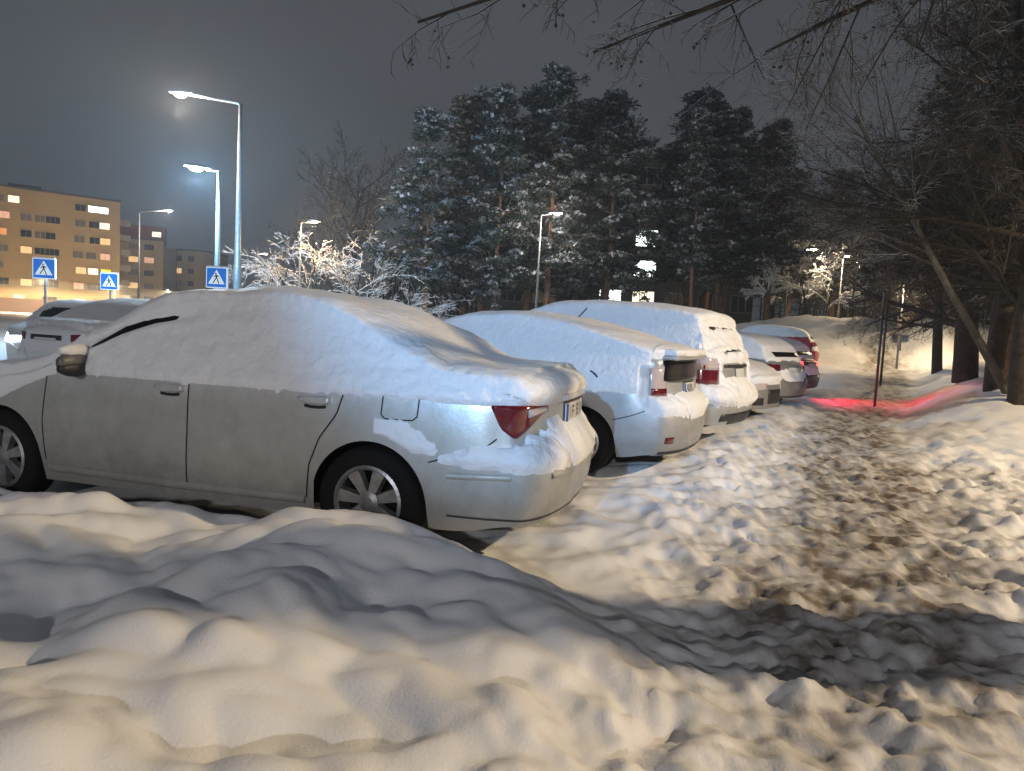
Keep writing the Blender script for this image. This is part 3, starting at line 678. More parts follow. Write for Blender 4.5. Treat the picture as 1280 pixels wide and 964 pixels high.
# ------------------------------------------------------------------ street lamps
def spot(name, parent, loc, target, power, color, size=150, blend=.5, r=.12):
    d = bpy.data.lights.new(name, 'SPOT'); d.energy = power; d.color = color; d.spot_size = R(size); d.spot_blend = blend; d.shadow_soft_size = r
    o = bpy.data.objects.new(name, d); col.objects.link(o); o.parent = parent; o.location = loc
    v = Vector(target)-Vector(loc); o.rotation_euler = v.to_track_quat('-Z', 'Y').to_euler(); return o
def glow(name, c, s): return mat(name, c, .4, emit=c, es=s)
G_WARM = glow('lens_warm', (1,.80,.52), 45); G_COOL = glow('lens_cool', (.62,.88,1), 45); G_NEUT = glow('lens_neutral', (1,.93,.82), 45)
def street_lamp(label, x, y, h, ax, ay, color, lens, power, rad=.075, tilt=.12, z0=None, group='street lamps', size=145, aim=None, head=.3, r=.12, blend=.25):
    """post at x,y; arm reaches (ax,ay) away"""
    z0 = gz(x, y) if z0 is None else z0
    ro = empty('street_lamp', (x, y, z0)); tag(ro, label, 'street lamp', group)
    po = MB(); po.tube([(0,0,-.2),(0,0,h*.35),(0,0,h*.36),(0,0,h)], [rad*1.35, rad*1.3, rad, rad*.6], 10); po.build('post', STEEL, ro, True)
    L_ = math.hypot(ax, ay)
    if L_ > .05:
        MB().tube([(0,0,h-.05),(ax*.06,ay*.06,h+.06),(ax*.5,ay*.5,h+.02+tilt*L_*.5),(ax,ay,h+tilt*L_)], [rad*.6, rad*.55, rad*.5, rad*.45], 8).build('arm', STEEL, ro, True)
    a = math.atan2(ay, ax) if L_ > .05 else -math.pi/2
    hz = h+tilt*L_
    hx, hy = ax+math.cos(a)*head*.7, ay+math.sin(a)*head*.7
    hb = MB(); prof = [(-head,.02),(-head*.9,.06),(-head*.2,.09),(head*.6,.08),(head,.03),(head,-.01),(-head,-.01)]
    hd = MB().prism(prof, -.13, .13).build('lamp_head', STEEL, ro); hd.location = (hx, hy, hz+.03); hd.rotation_euler[2] = a
    ln = MB(); n = 14
    ln.lathe([(.01,-.075),(.07,-.06),(.105,-.03),(.12,0)], n)
    lo = ln.build('lens', lens, hd, True); lo.scale = (head*5.2, 1.0, 1.0+max(0, head-.3)*8); lo.location = (.04, 0, -.012)  # lens swollen on larger heads, its shape standing in for glare bloom
    if power > 0 and aim is None and size < 150:
        d = bpy.data.lights.new('lamp_light', 'POINT'); d.energy = power*.62; d.color = color; d.shadow_soft_size = .14
        lo2 = bpy.data.objects.new('lamp_light', d); col.objects.link(lo2); lo2.parent = ro; lo2.location = (hx, hy, hz-.14-.09*(1+max(0, head-.3)*8))
    elif power > 0:
        t = (hx, hy, 0) if aim is None else (aim[0]-x, aim[1]-y, aim[2]-z0)
        spot('lamp_light', ro, (hx, hy, hz-.12), t, power, color, size, blend, r)
    return ro
WARM = (1, .76, .47); COOL = (.36, .68, 1); NEUT = (1, .90, .78)
street_lamp('tall street lamp with a long arm left of the trees, warm light', -11.2, 29, 9.6, -1.9, -.2, NEUT, G_WARM, 4200, .12, head=.45)
street_lamp('shorter blue-white crossing lamp just left of the tall street lamp', -10.35, 25, 6.2, -.35, -.2, COOL, G_COOL, 6500, .095, .1, head=.4)
street_lamp('thin street lamp standing in front of the middle apartment house', -28.7, 55, 8.75, 2.0, 0, NEUT, G_NEUT, 2500, .07)
street_lamp('small distant street lamp just right of the tall post', -27.2, 70, 7.1, 2.6, 0, NEUT, G_NEUT, 1200, .06)
street_lamp('street lamp lighting the snowy bush beside the bare tree', -10.5, 35.0, 5.9, .5, -.2, (1,.66,.30), G_WARM, 1200, .06)
street_lamp('street lamp on a slim curved post in front of the pines', .95, 34, 6.45,   .5, 0, NEUT, G_NEUT, 1000, .06, .3)
street_lamp('lamp on a pale post among the far snowy birches', 16.7, 45, 5.0, 1.2, 0, WARM, G_WARM, 600, .06, .2)
street_lamp('brightest distant lamp above the ploughed snow slope', 20.9, 47, 5.2, 0, -.3, WARM, G_NEUT, 1300, .06)
street_lamp('distant lamp seen through twigs above the two sign posts', 14.35, 27, 3.35, 0, -.2, (1,.74,.42), G_NEUT, 750, .03, size=165)
street_lamp('faint far lamp glimpsed through the branches', 32.8, 70, 7.6, -.2, 0, WARM, G_WARM, 600, .06)
street_lamp('tiny orange lamp left at the foot of the orange block', -79.5, 122, 6.0, 0, -.3, (1,.72,.40), G_WARM, 30000, .07, size=175, blend=.1)
street_lamp('tiny orange lamp by the small middle crossing sign', -70.5, 127, 6.0, 0, -.3, (1,.72,.40), G_WARM, 30000, .07, size=175, blend=.1)
street_lamp('tiny lamp before the furthest apartment house', -72, 150, 6.0, 0, -.3, (1,.75,.45), G_WARM, 22000, .07, size=175, blend=.1)
# lamps beside and behind the photographer that light the foreground
street_lamp('street lamp on the verge to the right of the photographer', 13.2, 3.0, 6.8, -1.2, .25, WARM, G_WARM, 6300, .08, group='street lamps', size=150, r=.11)
street_lamp('added fill lamp far behind the photographer', -5, -27, 8.6, .8, 0, (.97,.94,.95), G_NEUT, 12000, .08, size=165, aim=(-1,6,0), r=.4)  # unseen fill lamp, added to lift the shaded snow and car sides
street_lamp('floodlight post behind the photographer on the left', -4.8, -14, 5.2, .3, .4, (.24, .56, 1), G_COOL, 9800, .08, size=15, aim=(2.4,10.6,1.25), r=.05, blend=.6)
for sg in (-.52, .52): spot('headlight_beam', hl.root, (-2.2, sg, .68), (-12, sg, .1), 250, (.7,.88,1), 80, .7, .05)
# red glow from the lit tail lamps
for dy in (-.5, .5):
    o = spot('tail_lamp_light', dk.root, (2.25, dy, .84), (8.0, dy*2.5-1.0, -2.6), 210, (1,.01,.045), 100, 1.0, .05)

# ------------------------------------------------------------------ crossing signs, sign posts
SIGNB = mat('sign_blue', (.01,.10,.42), .4, emit=(.01,.16,.62), es=.55)
SIGNW = mat('sign_white', (.8,.85,.88), .4, emit=(.75,.9,1), es=.55)
def crossing_sign(label, x, y, zc, sz, rz, with_post=True):
    z0 = gz(x, y); ro = empty('crossing_sign', (x, y, z0), rz); tag(ro, label, 'road sign', 'pedestrian crossing signs'); zc = zc-z0; h = sz/2
    MB().tube([(0,.08,-.2),(0,.08,zc+h*.9)], .035, 10).build('post', STEEL, ro, True)
    bx = MB().box((0,.0,zc), (h,.055,h)).build('light_box', SIGNW, ro)
    MB().box((0,-.058,zc), (h*.92,.003,h*.92)).build('blue_panel', SIGNB, ro)
    MB().prism([(-h*.78,zc-h*.62),(h*.78,zc-h*.62),(0,zc+h*.76)], -.066, -.062).build('white_triangle', SIGNW, ro)
    wk = MB(); y0, y1 = -.072, -.068
    def P(pts): wk.prism([(p[0]*h, zc+p[1]*h) for p in pts], y0, y1)
    P([(-.06+.085*math.cos(k*.785), .40+.085*math.sin(k*.785)) for k in range(8)])
    P([(-.10,.28),(.06,.28),(.10,-.06),(-.08,-.06)])
    P([(-.08,-.05),(.02,-.05),(-.14,-.34),(-.30,-.58),(-.38,-.54),(-.24,-.30)])
    P([(.0,-.05),(.10,-.05),(.20,-.30),(.30,-.58),(.20,-.60),(.10,-.32)])
    P([(-.09,.26),(-.05,.20),(-.24,.0),(-.30,.06)]); P([(.06,.26),(.04,.18),(.22,.02),(.28,.08)])
    wk.build('walking_figure', mat('sign_black', (.01,.012,.02), .5), ro)
    cs = MB().box((0,0,zc+h+.02), (h*.95,.05,.022)).build('snow_cap', BSNOW, ro)
    return ro
crossing_sign('crossing sign furthest left, tallest on its pale pole', -15.0, 23, 2.52, .64, R(14))
crossing_sign('small middle crossing sign in front of the orange apartment block', -16.3, 29, 2.45, .66, R(10))
crossing_sign('crossing sign peeking over the saloon roof below the lamps', -9.1, 22, 2.46, .62, R(4))
def post_with(label, x, y, h, r_, board=None, cat='sign post'):
    z0 = gz(x, y); ro = empty('sign_post', (x, y, z0)); tag(ro, label, cat)
    MB().tube([(0,0,-.3),(0,0,h)], r_, 10).build('post', mat('dark_post', (.10,.10,.11), .5, .5, var=.4, vscale=5), ro, True)
    if board:
        w_, hh, zc = board
        MB().box((0,-.05,zc), (w_/2,.012,hh/2)).build('sign_board', mat('sign_back', (.13,.13,.13), .6, .3), ro)
        MB().box((0,-.025,zc), (.04,.015,.03)).build('clamp', STEEL, ro)
    return ro
post_with('nearer of two thin poles rising from the red-lit snow', 8.6, 17, 2.75, .03, (.10,.42,2.5))
post_with('further of the two thin poles beside the red-lit snow', 11.25, 22, 3.0, .035, (.12,.5,2.7))
post_with('short sign with a dark square board before the lit snow slope', 15.6, 29.2, 1.35, .025, (.5,.5,1.05))
post_with('taller signpost right of the dark square sign on the slope', 17.0, 30, 1.9, .025, (.26,.5,1.6))

# ------------------------------------------------------------------ apartment houses
def window_mesh(w_, h_):
    mb = MB(); t = .06
    mb.box((0,-.03,h_/2), (w_/2,.05,t/2)); mb.box((0,-.03,-h_/2), (w_/2,.05,t/2))
    mb.box((-w_/2,-.03,0), (t/2,.05,h_/2-.03)); mb.box((w_/2,-.03,0), (t/2,.05,h_/2-.03))
    n = 3 if w_ > 1.8 else 2
    for k in range(1, n): mb.box((-w_/2+w_*k/n,-.03,0), (t/2,.045,h_/2-.03))
    return mesh_np('window', mb.v, mb.f)
FRAMEM = mat('window_frame', (.35,.33,.30), .6)
PANE = {'dark': mat('pane_dark', (.015,.017,.02), .15), 'grey': mat('pane_dim', (.08,.075,.07), .3, emit=(1,.7,.4), es=.05)}
for k, (c, s) in {'warm': ((1,.62,.28), 1.1), 'white': ((1,.85,.62), 1.8), 'orange': ((1,.42,.14), .8), 'yellow': ((1,.85,.03), 1.1), 'pink': ((1,.55,.38), .75), 'bright': ((.85,1,.95), 3.0)}.items():
    PANE[k] = mat('pane_'+k, c, .3, emit=c, es=s, var=.3, vscale=2)
_wm = {}
def window(ro, x, z, w_, h_, kind):
    key = (w_, h_)
    if key not in _wm:
        a = window_mesh(w_, h_); a.materials.append(FRAMEM)
        _wm[key] = (a, MB().box((0,0,0), (w_/2-.02,.012,h_/2-.02)))
    o = obj('window', _wm[key][0], None, ro); o.location = (x, -.02, z)
    pk = (key, kind)
    if pk not in _wm:
        b = _wm[key][1]; me = mesh_np('pane', b.v, b.f); me.materials.append(PANE[kind]); _wm[pk] = me
    q = obj('pane', _wm[pk], None, o); q.location = (0, -.01, 0)
    return o
def house(label, x, y, ang, W, D, H, wallm, roofm, rows, base=None, z0=0):
    """front face along +x local at y=0, running from x=-W (left) to 0"""
    ro = empty('apartment_building', (x, y, z0), ang); tag(ro, label, 'building')
    MB().box((-W/2, D/2, H/2), (W/2, D/2, H/2)).build('wall', wallm, ro)
    MB().box((-W/2, D/2, H+.2), (W/2+.15, D/2+.15, .2)).build('parapet', roofm, ro)
    if base: MB().box((-W/2, D/2-.1, base/2), (W/2+.06, D/2+.0, base/2)).build('ground_floor', mat('base_brown', (.16,.10,.09), .8), ro)
    for (xx, zz, w_, h_, k) in rows: window(ro, xx, zz, w_, h_, k)
    return ro
ORANGE = mat('ochre_render', (.44,.33,.18), .85, var=.1, vscale=.3)
OCHRE = mat('yellow_render', (.42,.34,.20), .85, var=.1, vscale=.3)
ROOFD = mat('roof_dark', (.05,.05,.055), .8)
rng = random.Random(5)
rows = []
kinds = ['dark','grey','dark','pink','grey','dark']
pat = {0:[(-15.5,'grey'),(-13.6,'white'),(-4.9,'dark'),(-3.1,'bright'),(-.0-1.7,'bright')], 1:[(-14.8,'pink'),(-8.6,'dark'),(-4.9,'grey'),(-3.0,'dark'),(-1.5,'white')],
       2:[(-15.2,'orange'),(-9.2,'dark'),(-5,'grey'),(-2.9,'dark'),(-1.4,'warm')], 3:[(-15,'grey'),(-8.7,'dark'),(-5.2,'grey'),(-3.4,'grey'),(-1.4,'pink')],
       4:[(-15.6,'grey'),(-9.3,'dark'),(-4.8,'warm'),(-3.1,'white'),(-1.3,'yellow')], 5:[(-15.2,'dark'),(-8.8,'dark'),(-5.1,'pink'),(-3.2,'grey'),(-1.8,'dark')],
       6:[(-16,'warm'),(-13,'pink'),(-9,'dark'),(-4.9,'warm'),(-2.4,'grey')]}
pat = {k: [((xx*1.22-.9), kd) for xx, kd in v] for k, v in pat.items()}
for r_i in range(7):
    for (xx, kd) in pat[r_i]:
        rows.append((xx, 20.6-3.0*r_i, 2.4 if kd == 'dark' and xx < -8 else 1.75, 1.25, kd))
    for xx in (-13.4, -15.6):
        if r_i in (1,2,3,5): rows.append((xx, 20.6-3.0*r_i, 1.75, 1.25, rng.choice(['grey','dark','grey','warm'])))
    for xx in (-25, -28.5, -33): rows.append((xx, 20.6-3.0*r_i, 1.75, 1.25, rng.choice(kinds)))
bl1 = house('orange seven-storey apartment block at the left edge with many lit windows', -79.5, 145, R(40), 44, 14, 22.6, ORANGE, ROOFD, rows, base=2.6)
MB().box((-26,5,23.4), (2.2,2,.8)).build('roof_house', ROOFD, bl1); MB().box((-15.5,4,23.2), (2.6,1.4,.6)).build('roof_house', ROOFD, bl1)
for k in range(6):
    bb = MB(); zb = 3.4+3.0*k; bb.box((1.1,2.6,zb), (1.05,1.7,.10)); bb.box((2.1,2.6,zb+.55), (.04,1.7,.5)); bb.box((1.1,.94,zb+.55), (1.0,.04,.5))
    bb.build('balcony', mat('balcony', (.20,.19,.18), .7), bl1)
rows = []
for r_i, ks in enumerate([['grey','white'],['grey','dark'],['warm','pink'],['grey','dark'],['warm','grey'],['dark','dark']]):
    for j, kd in enumerate(ks): rows.append((-6.2+3.2*j, 18.4-3.0*r_i, 2.0, 1.3, kd))
bl2 = house('middle apartment house with a dark red top storey and dark stair strip', -83.0, 170, R(24), 9.2, 12, 17.0, OCHRE, ROOFD, [r for r in rows if r[1] < 17], z0=.8)
MB().box((-4.6,5.9,18.6), (4.9,5.6,1.55)).build('top_storey', mat('dark_red_render', (.15,.04,.04), .8), bl2)
window(bl2, -1.5, 18.5, 1.9, 1.2, 'white').location.y = .26
MB().box((-4.6,6,20.25), (5.0,5.8,.12)).build('top_roof', ROOFD, bl2)
MB().box((-10.6,3,8.5), (1.4,3,8.5)).build('stair_tower', mat('slate_render', (.07,.075,.085), .7), bl2)
MB().box((1.4,3.2,7.8), (1.35,3,7.8)).build('stair_tower', MATS['slate_render'], bl2)
# rounded end house
b3 = empty('apartment_building', (-77.5, 178, .8)); tag(b3, 'furthest apartment house with a rounded corner beside the crossing sign', 'building')
prof = [(-7.5,0)]+[(-2+3.2*math.sin(t), 5.6*(1-math.cos(t))) for t in np.linspace(0, 1.5, 9)]+[(1.2,13),(-7.5,13)]
mb = MB(); n = len(prof)
mb.add([(p[0],p[1],0) for p in prof]+[(p[0],p[1],15.8) for p in prof], [tuple(range(n,2*n))]+[(i,(i+1)%n,(i+1)%n+n,i+n) for i in range(n)]); mb.build('wall', OCHRE, b3)
mb = MB(); mb.add([(p[0]*1.02,p[1]-.1,15.8) for p in prof]+[(p[0]*1.02,p[1]-.1,16.2) for p in prof], [tuple(range(n,2*n))]+[(i,(i+1)%n,(i+1)%n+n,i+n) for i in range(n)]); mb.build('parapet', ROOFD, b3)
for r_i, ks in enumerate([['dark','dark'],['warm','dark'],['grey','dark'],['warm','grey'],['pink','dark']]):
    for j, kd in enumerate(ks):
        window(b3, -5.6+3.0*j, 13.9-3.0*r_i, 1.5, 1.3, kd)
for k in range(4): MB().box((2.0,6.5,3.5+3*k), (1.1,1.5,.10)).box((3.0,6.5,4.0+3*k), (.05,1.5,.45)).build('balcony', MATS['balcony'], b3)
# dim block behind the pines
rows = []
lit = {(2,4):'bright',(3,4):'bright',(4,4):'white',(4,3):'bright',(3,6):'grey',(3,1):'grey',(4,1):'grey'}
for r_i in range(6):
    for j in range(8): rows.append((-22+3.0*j, 15.5-2.75*r_i, 2.0, 1.5, lit.get((r_i, j), 'dark')))
house('dim apartment block behind the pines with bright stairwell windows', 21.5, 66, 0., 25, 10, 17.5, mat('grey_render', (.10,.10,.10), .85, var=.2, vscale=.4), ROOFD, rows, z0=.2)

# ------------------------------------------------------------------ trees
def grow(rg, p, d, length, rad, level, maxl, out, spec):
    """recursive bare tree: appends (pts, radii, sides, level)"""
    n = max(3, int(length/spec.get('seg', .45))+1) if level < maxl else 3
    n = min(n, 9)
    pts = [np.array(p, float)]; d = np.array(d, float); d /= np.linalg.norm(d)
    step = length/(n-1); wob = spec['wob'][min(level, len(spec['wob'])-1)]; up = spec['up'][min(level, len(spec['up'])-1)]
    for i in range(n-1):
        d = d+np.array([rg.gauss(0,wob), rg.gauss(0,wob), rg.gauss(0,wob)*.7+up]); d /= np.linalg.norm(d)
        pts.append(pts[-1]+d*step)
    pts = np.array(pts); t = np.linspace(0, 1, n)
    end = spec.get('end', .35) if level < maxl else .5
    radii = rad*(1-(1-end)*t)
    out.append((pts, radii, max(3, 8-2*level) if level < 3 else 3, level))
    if level >= maxl: return
    k = spec['kids'][level]
    for c in range(k):
        tt = spec['t0'][level]+(1-spec['t0'][level])*((c+rg.random())/k)
        i = min(int(tt*(n-1)), n-2); fr = tt*(n-1)-i
        q = pts[i]*(1-fr)+pts[i+1]*fr; ax = pts[i+1]-pts[i]; ax /= np.linalg.norm(ax)
        ang = R(rg.uniform(*spec['ang'][level])); az = rg.uniform(0, 2*math.pi)
        ref = np.array([0,0,1.]) if abs(ax[2]) < .9 else np.array([1.,0,0]); b1 = np.cross(ax, ref); b1 /= np.linalg.norm(b1); b2 = np.cross(ax, b1)
        nd = ax*math.cos(ang)+(b1*math.cos(az)+b2*math.sin(az))*math.sin(ang)
        r0 = radii[i]*(1-fr)+radii[i+1]*fr
        grow(rg, q, nd, length*rg.uniform(*spec['len'][level])*(1-.35*tt*spec.get('short', 1)), max(r0*spec['rr'][level], spec['rmin']), level+1, maxl, out, spec)
def snow_lines(out, lv, k=.75, rmin=0, prob=1., rg=None, add=.0):
    res = []
    for pts, rad, n, l in out:
        if l < lv or (rg and rg.random() > prob): continue
        hv = np.abs(np.gradient(pts, axis=0)); hor = np.hypot(hv[:,0], hv[:,1])/(np.linalg.norm(hv, axis=1)+1e-9)
        r2 = (rad*k+add)*hor+.0005
        q = pts.copy(); q[:,2] += rad*.75+add*.4
        res.append((q, r2, 4))
    return res
def bare_tree(name, label, x, y, spec, seed, cat='tree', group=None, bark=TWIG, snow=0., snow_lv=2, snow_add=.0, z0=None, leaves=0, lsize=1., lean=(0,0), crown_from=1, extra=None):
    rg = random.Random(seed); z0 = gz(x, y)-.1 if z0 is None else z0
    ro = empty(name, (x, y, z0)); tag(ro, label, cat, group); out = []
    for st in spec.get('stems', [((0,0,0),(lean[0],lean[1],1), 1.)]):
        grow(rg, st[0], st[1], spec['h']*st[2], spec['r']*st[2], 0, spec['levels'], out, spec)
    if extra: extra(rg, out)
    tr = tubes_mesh('trunk', [(o[0], o[1], o[2]) for o in out if o[3] < crown_from]); obj('trunk', tr, bark if bark is not TWIG else BARK, ro)
    cr = tubes_mesh('branches', [(o[0], o[1], o[2]) for o in out if o[3] >= crown_from]); tag(obj('branches', cr, bark, ro), kind='stuff')
    if snow > 0:
        ln = snow_lines(out, snow_lv, snow, rg=rg, prob=.9, add=snow_add)
        if ln: tag(obj('branch_snow', tubes_mesh('branch_snow', ln), BSNOW, ro), kind='stuff')
    if leaves:
        V = []; F = []
        tips = [o for o in out if o[3] >= spec['levels']-1]
        for k in range(leaves):
            o = rg.choice(tips); p = o[0][rg.randrange(len(o[0]))]+np.array([rg.gauss(0,.03), rg.gauss(0,.03), -.03])
            a = np.array([rg.gauss(0,1), rg.gauss(0,1), rg.gauss(-.8,.6)]); a *= lsize*rg.uniform(.03,.06)/np.linalg.norm(a); b = np.cross(a, [rg.gauss(0,1), rg.gauss(0,1), rg.gauss(0,1)]); b *= lsize*.022/(np.linalg.norm(b)+1e-6)
            i = len(V); V += [p, p+a*.5+b, p+a+b*.2, p+a*.5-b]; F.append((i,i+1,i+2,i+3))
        tag(obj('leaves', mesh_np('leaves', np.array(V), np.array(F)), LEAF, ro), kind='stuff')
    return ro
# --- pines
def pine_meshes(seed, H):
    rg = random.Random(seed); nr = np.random.RandomState(seed)
    n = 9; pts = [np.array([0,0,-.3])]; dx, dy = rg.gauss(0,.02), rg.gauss(0,.02)
    for i in range(1, n): pts.append(np.array([dx*i*H/n+rg.gauss(0,.05), dy*i*H/n+rg.gauss(0,.05), H*i/(n-1)]))
    pts = np.array(pts); rad = np.linspace(.21, .03, n)
    trunk = tubes_mesh('trunk', [(pts, rad, 9)])
    limbs = []; clumps = []
    z0 = H*rg.uniform(.24,.34); fav = rg.uniform(0, 6.28)
    z = z0
    while z < H*.99:
        t = (z-z0)/(H-z0); reach = (3.2*(1-t)**.85+.35)*(1.0 if t > .12 else .75)
        for k in range(rg.randint(4, 6)):
            a = rg.uniform(0, 2*math.pi); L_ = reach*rg.uniform(.45,1.2)*(1+.25*math.cos(a-fav+z*.5)); base = np.array([np.interp(z, pts[:,2], pts[:,0]), np.interp(z, pts[:,2], pts[:,1]), z])
            el = -.15+.6*t+rg.gauss(0,.24)
            tip = base+np.array([math.cos(a)*L_, math.sin(a)*L_, L_*el]); mid = (base+tip)/2+np.array([0,0,.16*L_*(1 if t < .6 else .3)])
            limbs.append((np.array([base, mid, tip]), np.array([.05,.035,.015])*(1.1-t*.6), 5))
            for q in range(max(2, int(L_*2.1))):
                f = .30+.72*(q+rg.random())/max(2, int(L_*2.1)); 
                c = (1-f)**2*base+2*f*(1-f)*mid+f*f*tip+np.array([rg.gauss(0,.22), rg.gauss(0,.22), rg.gauss(0,.08)])
                clumps.append((c, rg.uniform(.22,.56), a))
        z += rg.choice([.25,.4,.55,.95])
    clumps.append((pts[-1], .3, 0)); clumps.append((pts[-1]-[0,0,.4], .4, 0))
    V = []; F = []; SV = []; SF = []; o = 0; so = 0
    for c, r0, a in clumps:
        k = 46
        u = nr.normal(size=(k,3)); u /= np.linalg.norm(u, axis=1)[:,None]
        p = c+u*r0*(nr.rand(k,1)**.4)*np.array([1.15,1.15,.55])
        d = u*[1,1,.7]+nr.normal(size=(k,3))*.35+np.array([math.cos(a)*.4, math.sin(a)*.4, .15]); d /= np.linalg.norm(d, axis=1)[:,None]
        ln = nr.uniform(.13,.27,(k,1)); wd = np.cross(d, nr.normal(size=(k,3))); wd /= np.linalg.norm(wd, axis=1)[:,None]; wd *= nr.uniform(.025,.055,(k,1))
        q = np.stack([p-wd*.5, p+wd*.5, p+d*ln+wd, p+d*ln-wd], 1); V.append(q.reshape(-1,3)); F.append(np.arange(4*k).reshape(-1,4)+o); o += 4*k
        k2 = 30; an = nr.uniform(0, 2*np.pi, k2); rr = r0*np.sqrt(nr.rand(k2))
        sp = c+np.stack([np.cos(an)*rr*1.1, np.sin(an)*rr*1.1, r0*.5*np.sqrt(np.clip(1-(rr/r0)**2, 0, 1))+.01], -1)
        sz = nr.uniform(.06,.15,(k2,1)); e1 = nr.normal(size=(k2,3))*[1,1,.25]; e1 /= np.linalg.norm(e1, axis=1)[:,None]; e2 = np.cross(e1, nr.normal(size=(k2,3))*[.25,.25,1]); e2 /= np.linalg.norm(e2, axis=1)[:,None]
        q = np.stack([sp-e1*sz-e2*sz*.6, sp+e1*sz-e2*sz*.7, sp+e1*sz*.8+e2*sz*.6, sp-e1*sz*.7+e2*sz*.7], 1); SV.append(q.reshape(-1,3)); SF.append(np.arange(4*k2).reshape(-1,4)+so); so += 4*k2
    me = [trunk, tubes_mesh('limbs', limbs), mesh_np('crown', np.concatenate(V), np.concatenate(F)), mesh_np('crown_snow', np.concatenate(SV), np.concatenate(SF))]
    for a_, b_ in zip(me, (PINEBARK, PINEBARK, NEEDLE, FROST)): a_.materials.append(b_)
    return me
PM = [pine_meshes(s, 13.0) for s in (11, 12, 13, 14)]
def pine(label, x, y, top, k, rz, wide=1., group='pines behind the parked cars'):
    z0 = gz(x, y); ro = empty('pine_tree', (x, y, z0), rz); tag(ro, label, 'tree', group)
    s = (top-z0)/13.0; ro.scale = (s*wide, s*wide, s)
    for nm, me in zip(('trunk','limbs','crown','crown_snow'), PM[k]):
        o = obj(nm, me, None, ro)
        if nm != 'trunk': o['kind'] = 'stuff'
pines = [(-4.5,36,11.6),(-2.9,39,13.2),(-1.2,37,13.0),(.6,41,14.6),(1.6,38,14.6),(3.6,43,14.2),(4.9,40,14.0),(5.2,44,14.6),(9.4,39,13.3),(10.3,44,15.8),(11.0,40,13.2),(12.3,43,14.4),(14.2,41,13.6),(15.8,46,14.6)]
ordn = ['leftmost','second','third','fourth','fifth','sixth','seventh','eighth','ninth','tenth','eleventh','twelfth','thirteenth','rightmost']
rg = random.Random(3)
for i, (x, y, t) in enumerate(pines):
    lb = f'{ordn[i]} pine of the snow-dusted stand, ' + ('beside the bare tree' if i == 0 else 'beside the overhanging branches' if i == 13 else 'counted by trunk from the left')
    pine(lb, x, y, t, i % 4, rg.uniform(0, 6.28), .72 if i in (7,8) else rg.uniform(.75,1.15))
for i, (x, y, t, lb) in enumerate([(-2.2,47,14.5,'pine half hidden behind the left part of the stand'),(3.0,49,15.5,'pine half hidden behind the middle of the stand'),(4.4,50,16.5,'pine half hidden behind the tallest front pines'),(13.0,50,16,'pine half hidden behind the right part of the stand'),(12.3,55,18,'slim far pine showing in the gap right of the bright windows')]):
    pine(lb, x, y, t, i % 4, i*2.1, .5 if i == 4 else 1.15)
for i, (x, y, t, lb) in enumerate([(10.6,15.4,8.8,'nearest dark pine, rising among the verge trunks'),(10.4,11.3,8.6,'dark pine cut by the right edge of the photo'),(15.5,21,10.5,'dark pine right behind the verge trunks'),(13.2,16.5,9.5,'near dark pine at the right edge behind the trunks'),(19.5,24,13,'dark pine at the right edge between the verge and the far stand'),(19,33,13.5,'dark pine behind the lit snow slope and lamps'),(23,30,13,'dark pine behind the row of trunks at the right edge'),(27,36,15,'tall dark pine farthest back at the right edge'),(17.5,25.5,11.5,'dark pine standing over the thick verge trunks'),(19.5,52,13,'far pine behind the pale lamp post'),(23.5,54,14,'far pine behind the brightest far lamp'),(27.5,50,13,'far pine behind the sign boards on the slope'),(31.5,53,14.5,'far pine rightmost behind the slope'),(25.5,44,11,'pine just behind the crest of the lit slope')]):
    pine(lb, x, y, t, (i+1) % 4, i*1.3, 1.15, 'dark pines on the right')
# --- distant wood that closes the view under the pines
def far_wood():
    rg = random.Random(99); ln = []
    for k in range(520):
        x = rg.uniform(-14, 62); y = rg.uniform(69.5, 84) if x < 23 else rg.uniform(50, 80); z = gz(x, y)-.2; h = rg.uniform(6, 11); r0 = rg.uniform(.06,.16)
        ln.append((np.array([[x,y,z],[x+rg.gauss(0,.3),y,z+h*.5],[x+rg.gauss(0,.6),y,z+h]]), np.array([r0,r0*.7,.02]), 4))
        for q in range(34):
            zz = z+h*rg.uniform(.05,.95); a = rg.uniform(0,6.28); l = rg.uniform(.6,2.0); up = rg.uniform(-.2,.8)*l
            ln.append((np.array([[x,y,zz],[x+math.cos(a)*l*.6,y+math.sin(a)*l*.6,zz+up*.7],[x+math.cos(a)*l,y+math.sin(a)*l,zz+up]]), np.array([.03,.022,.012]), 3))
    tag(obj('far_wood', tubes_mesh('far_wood', ln), TWIG), 'dark distant wood closing the view behind pines and slope', 'wood', kind='stuff')
far_wood()
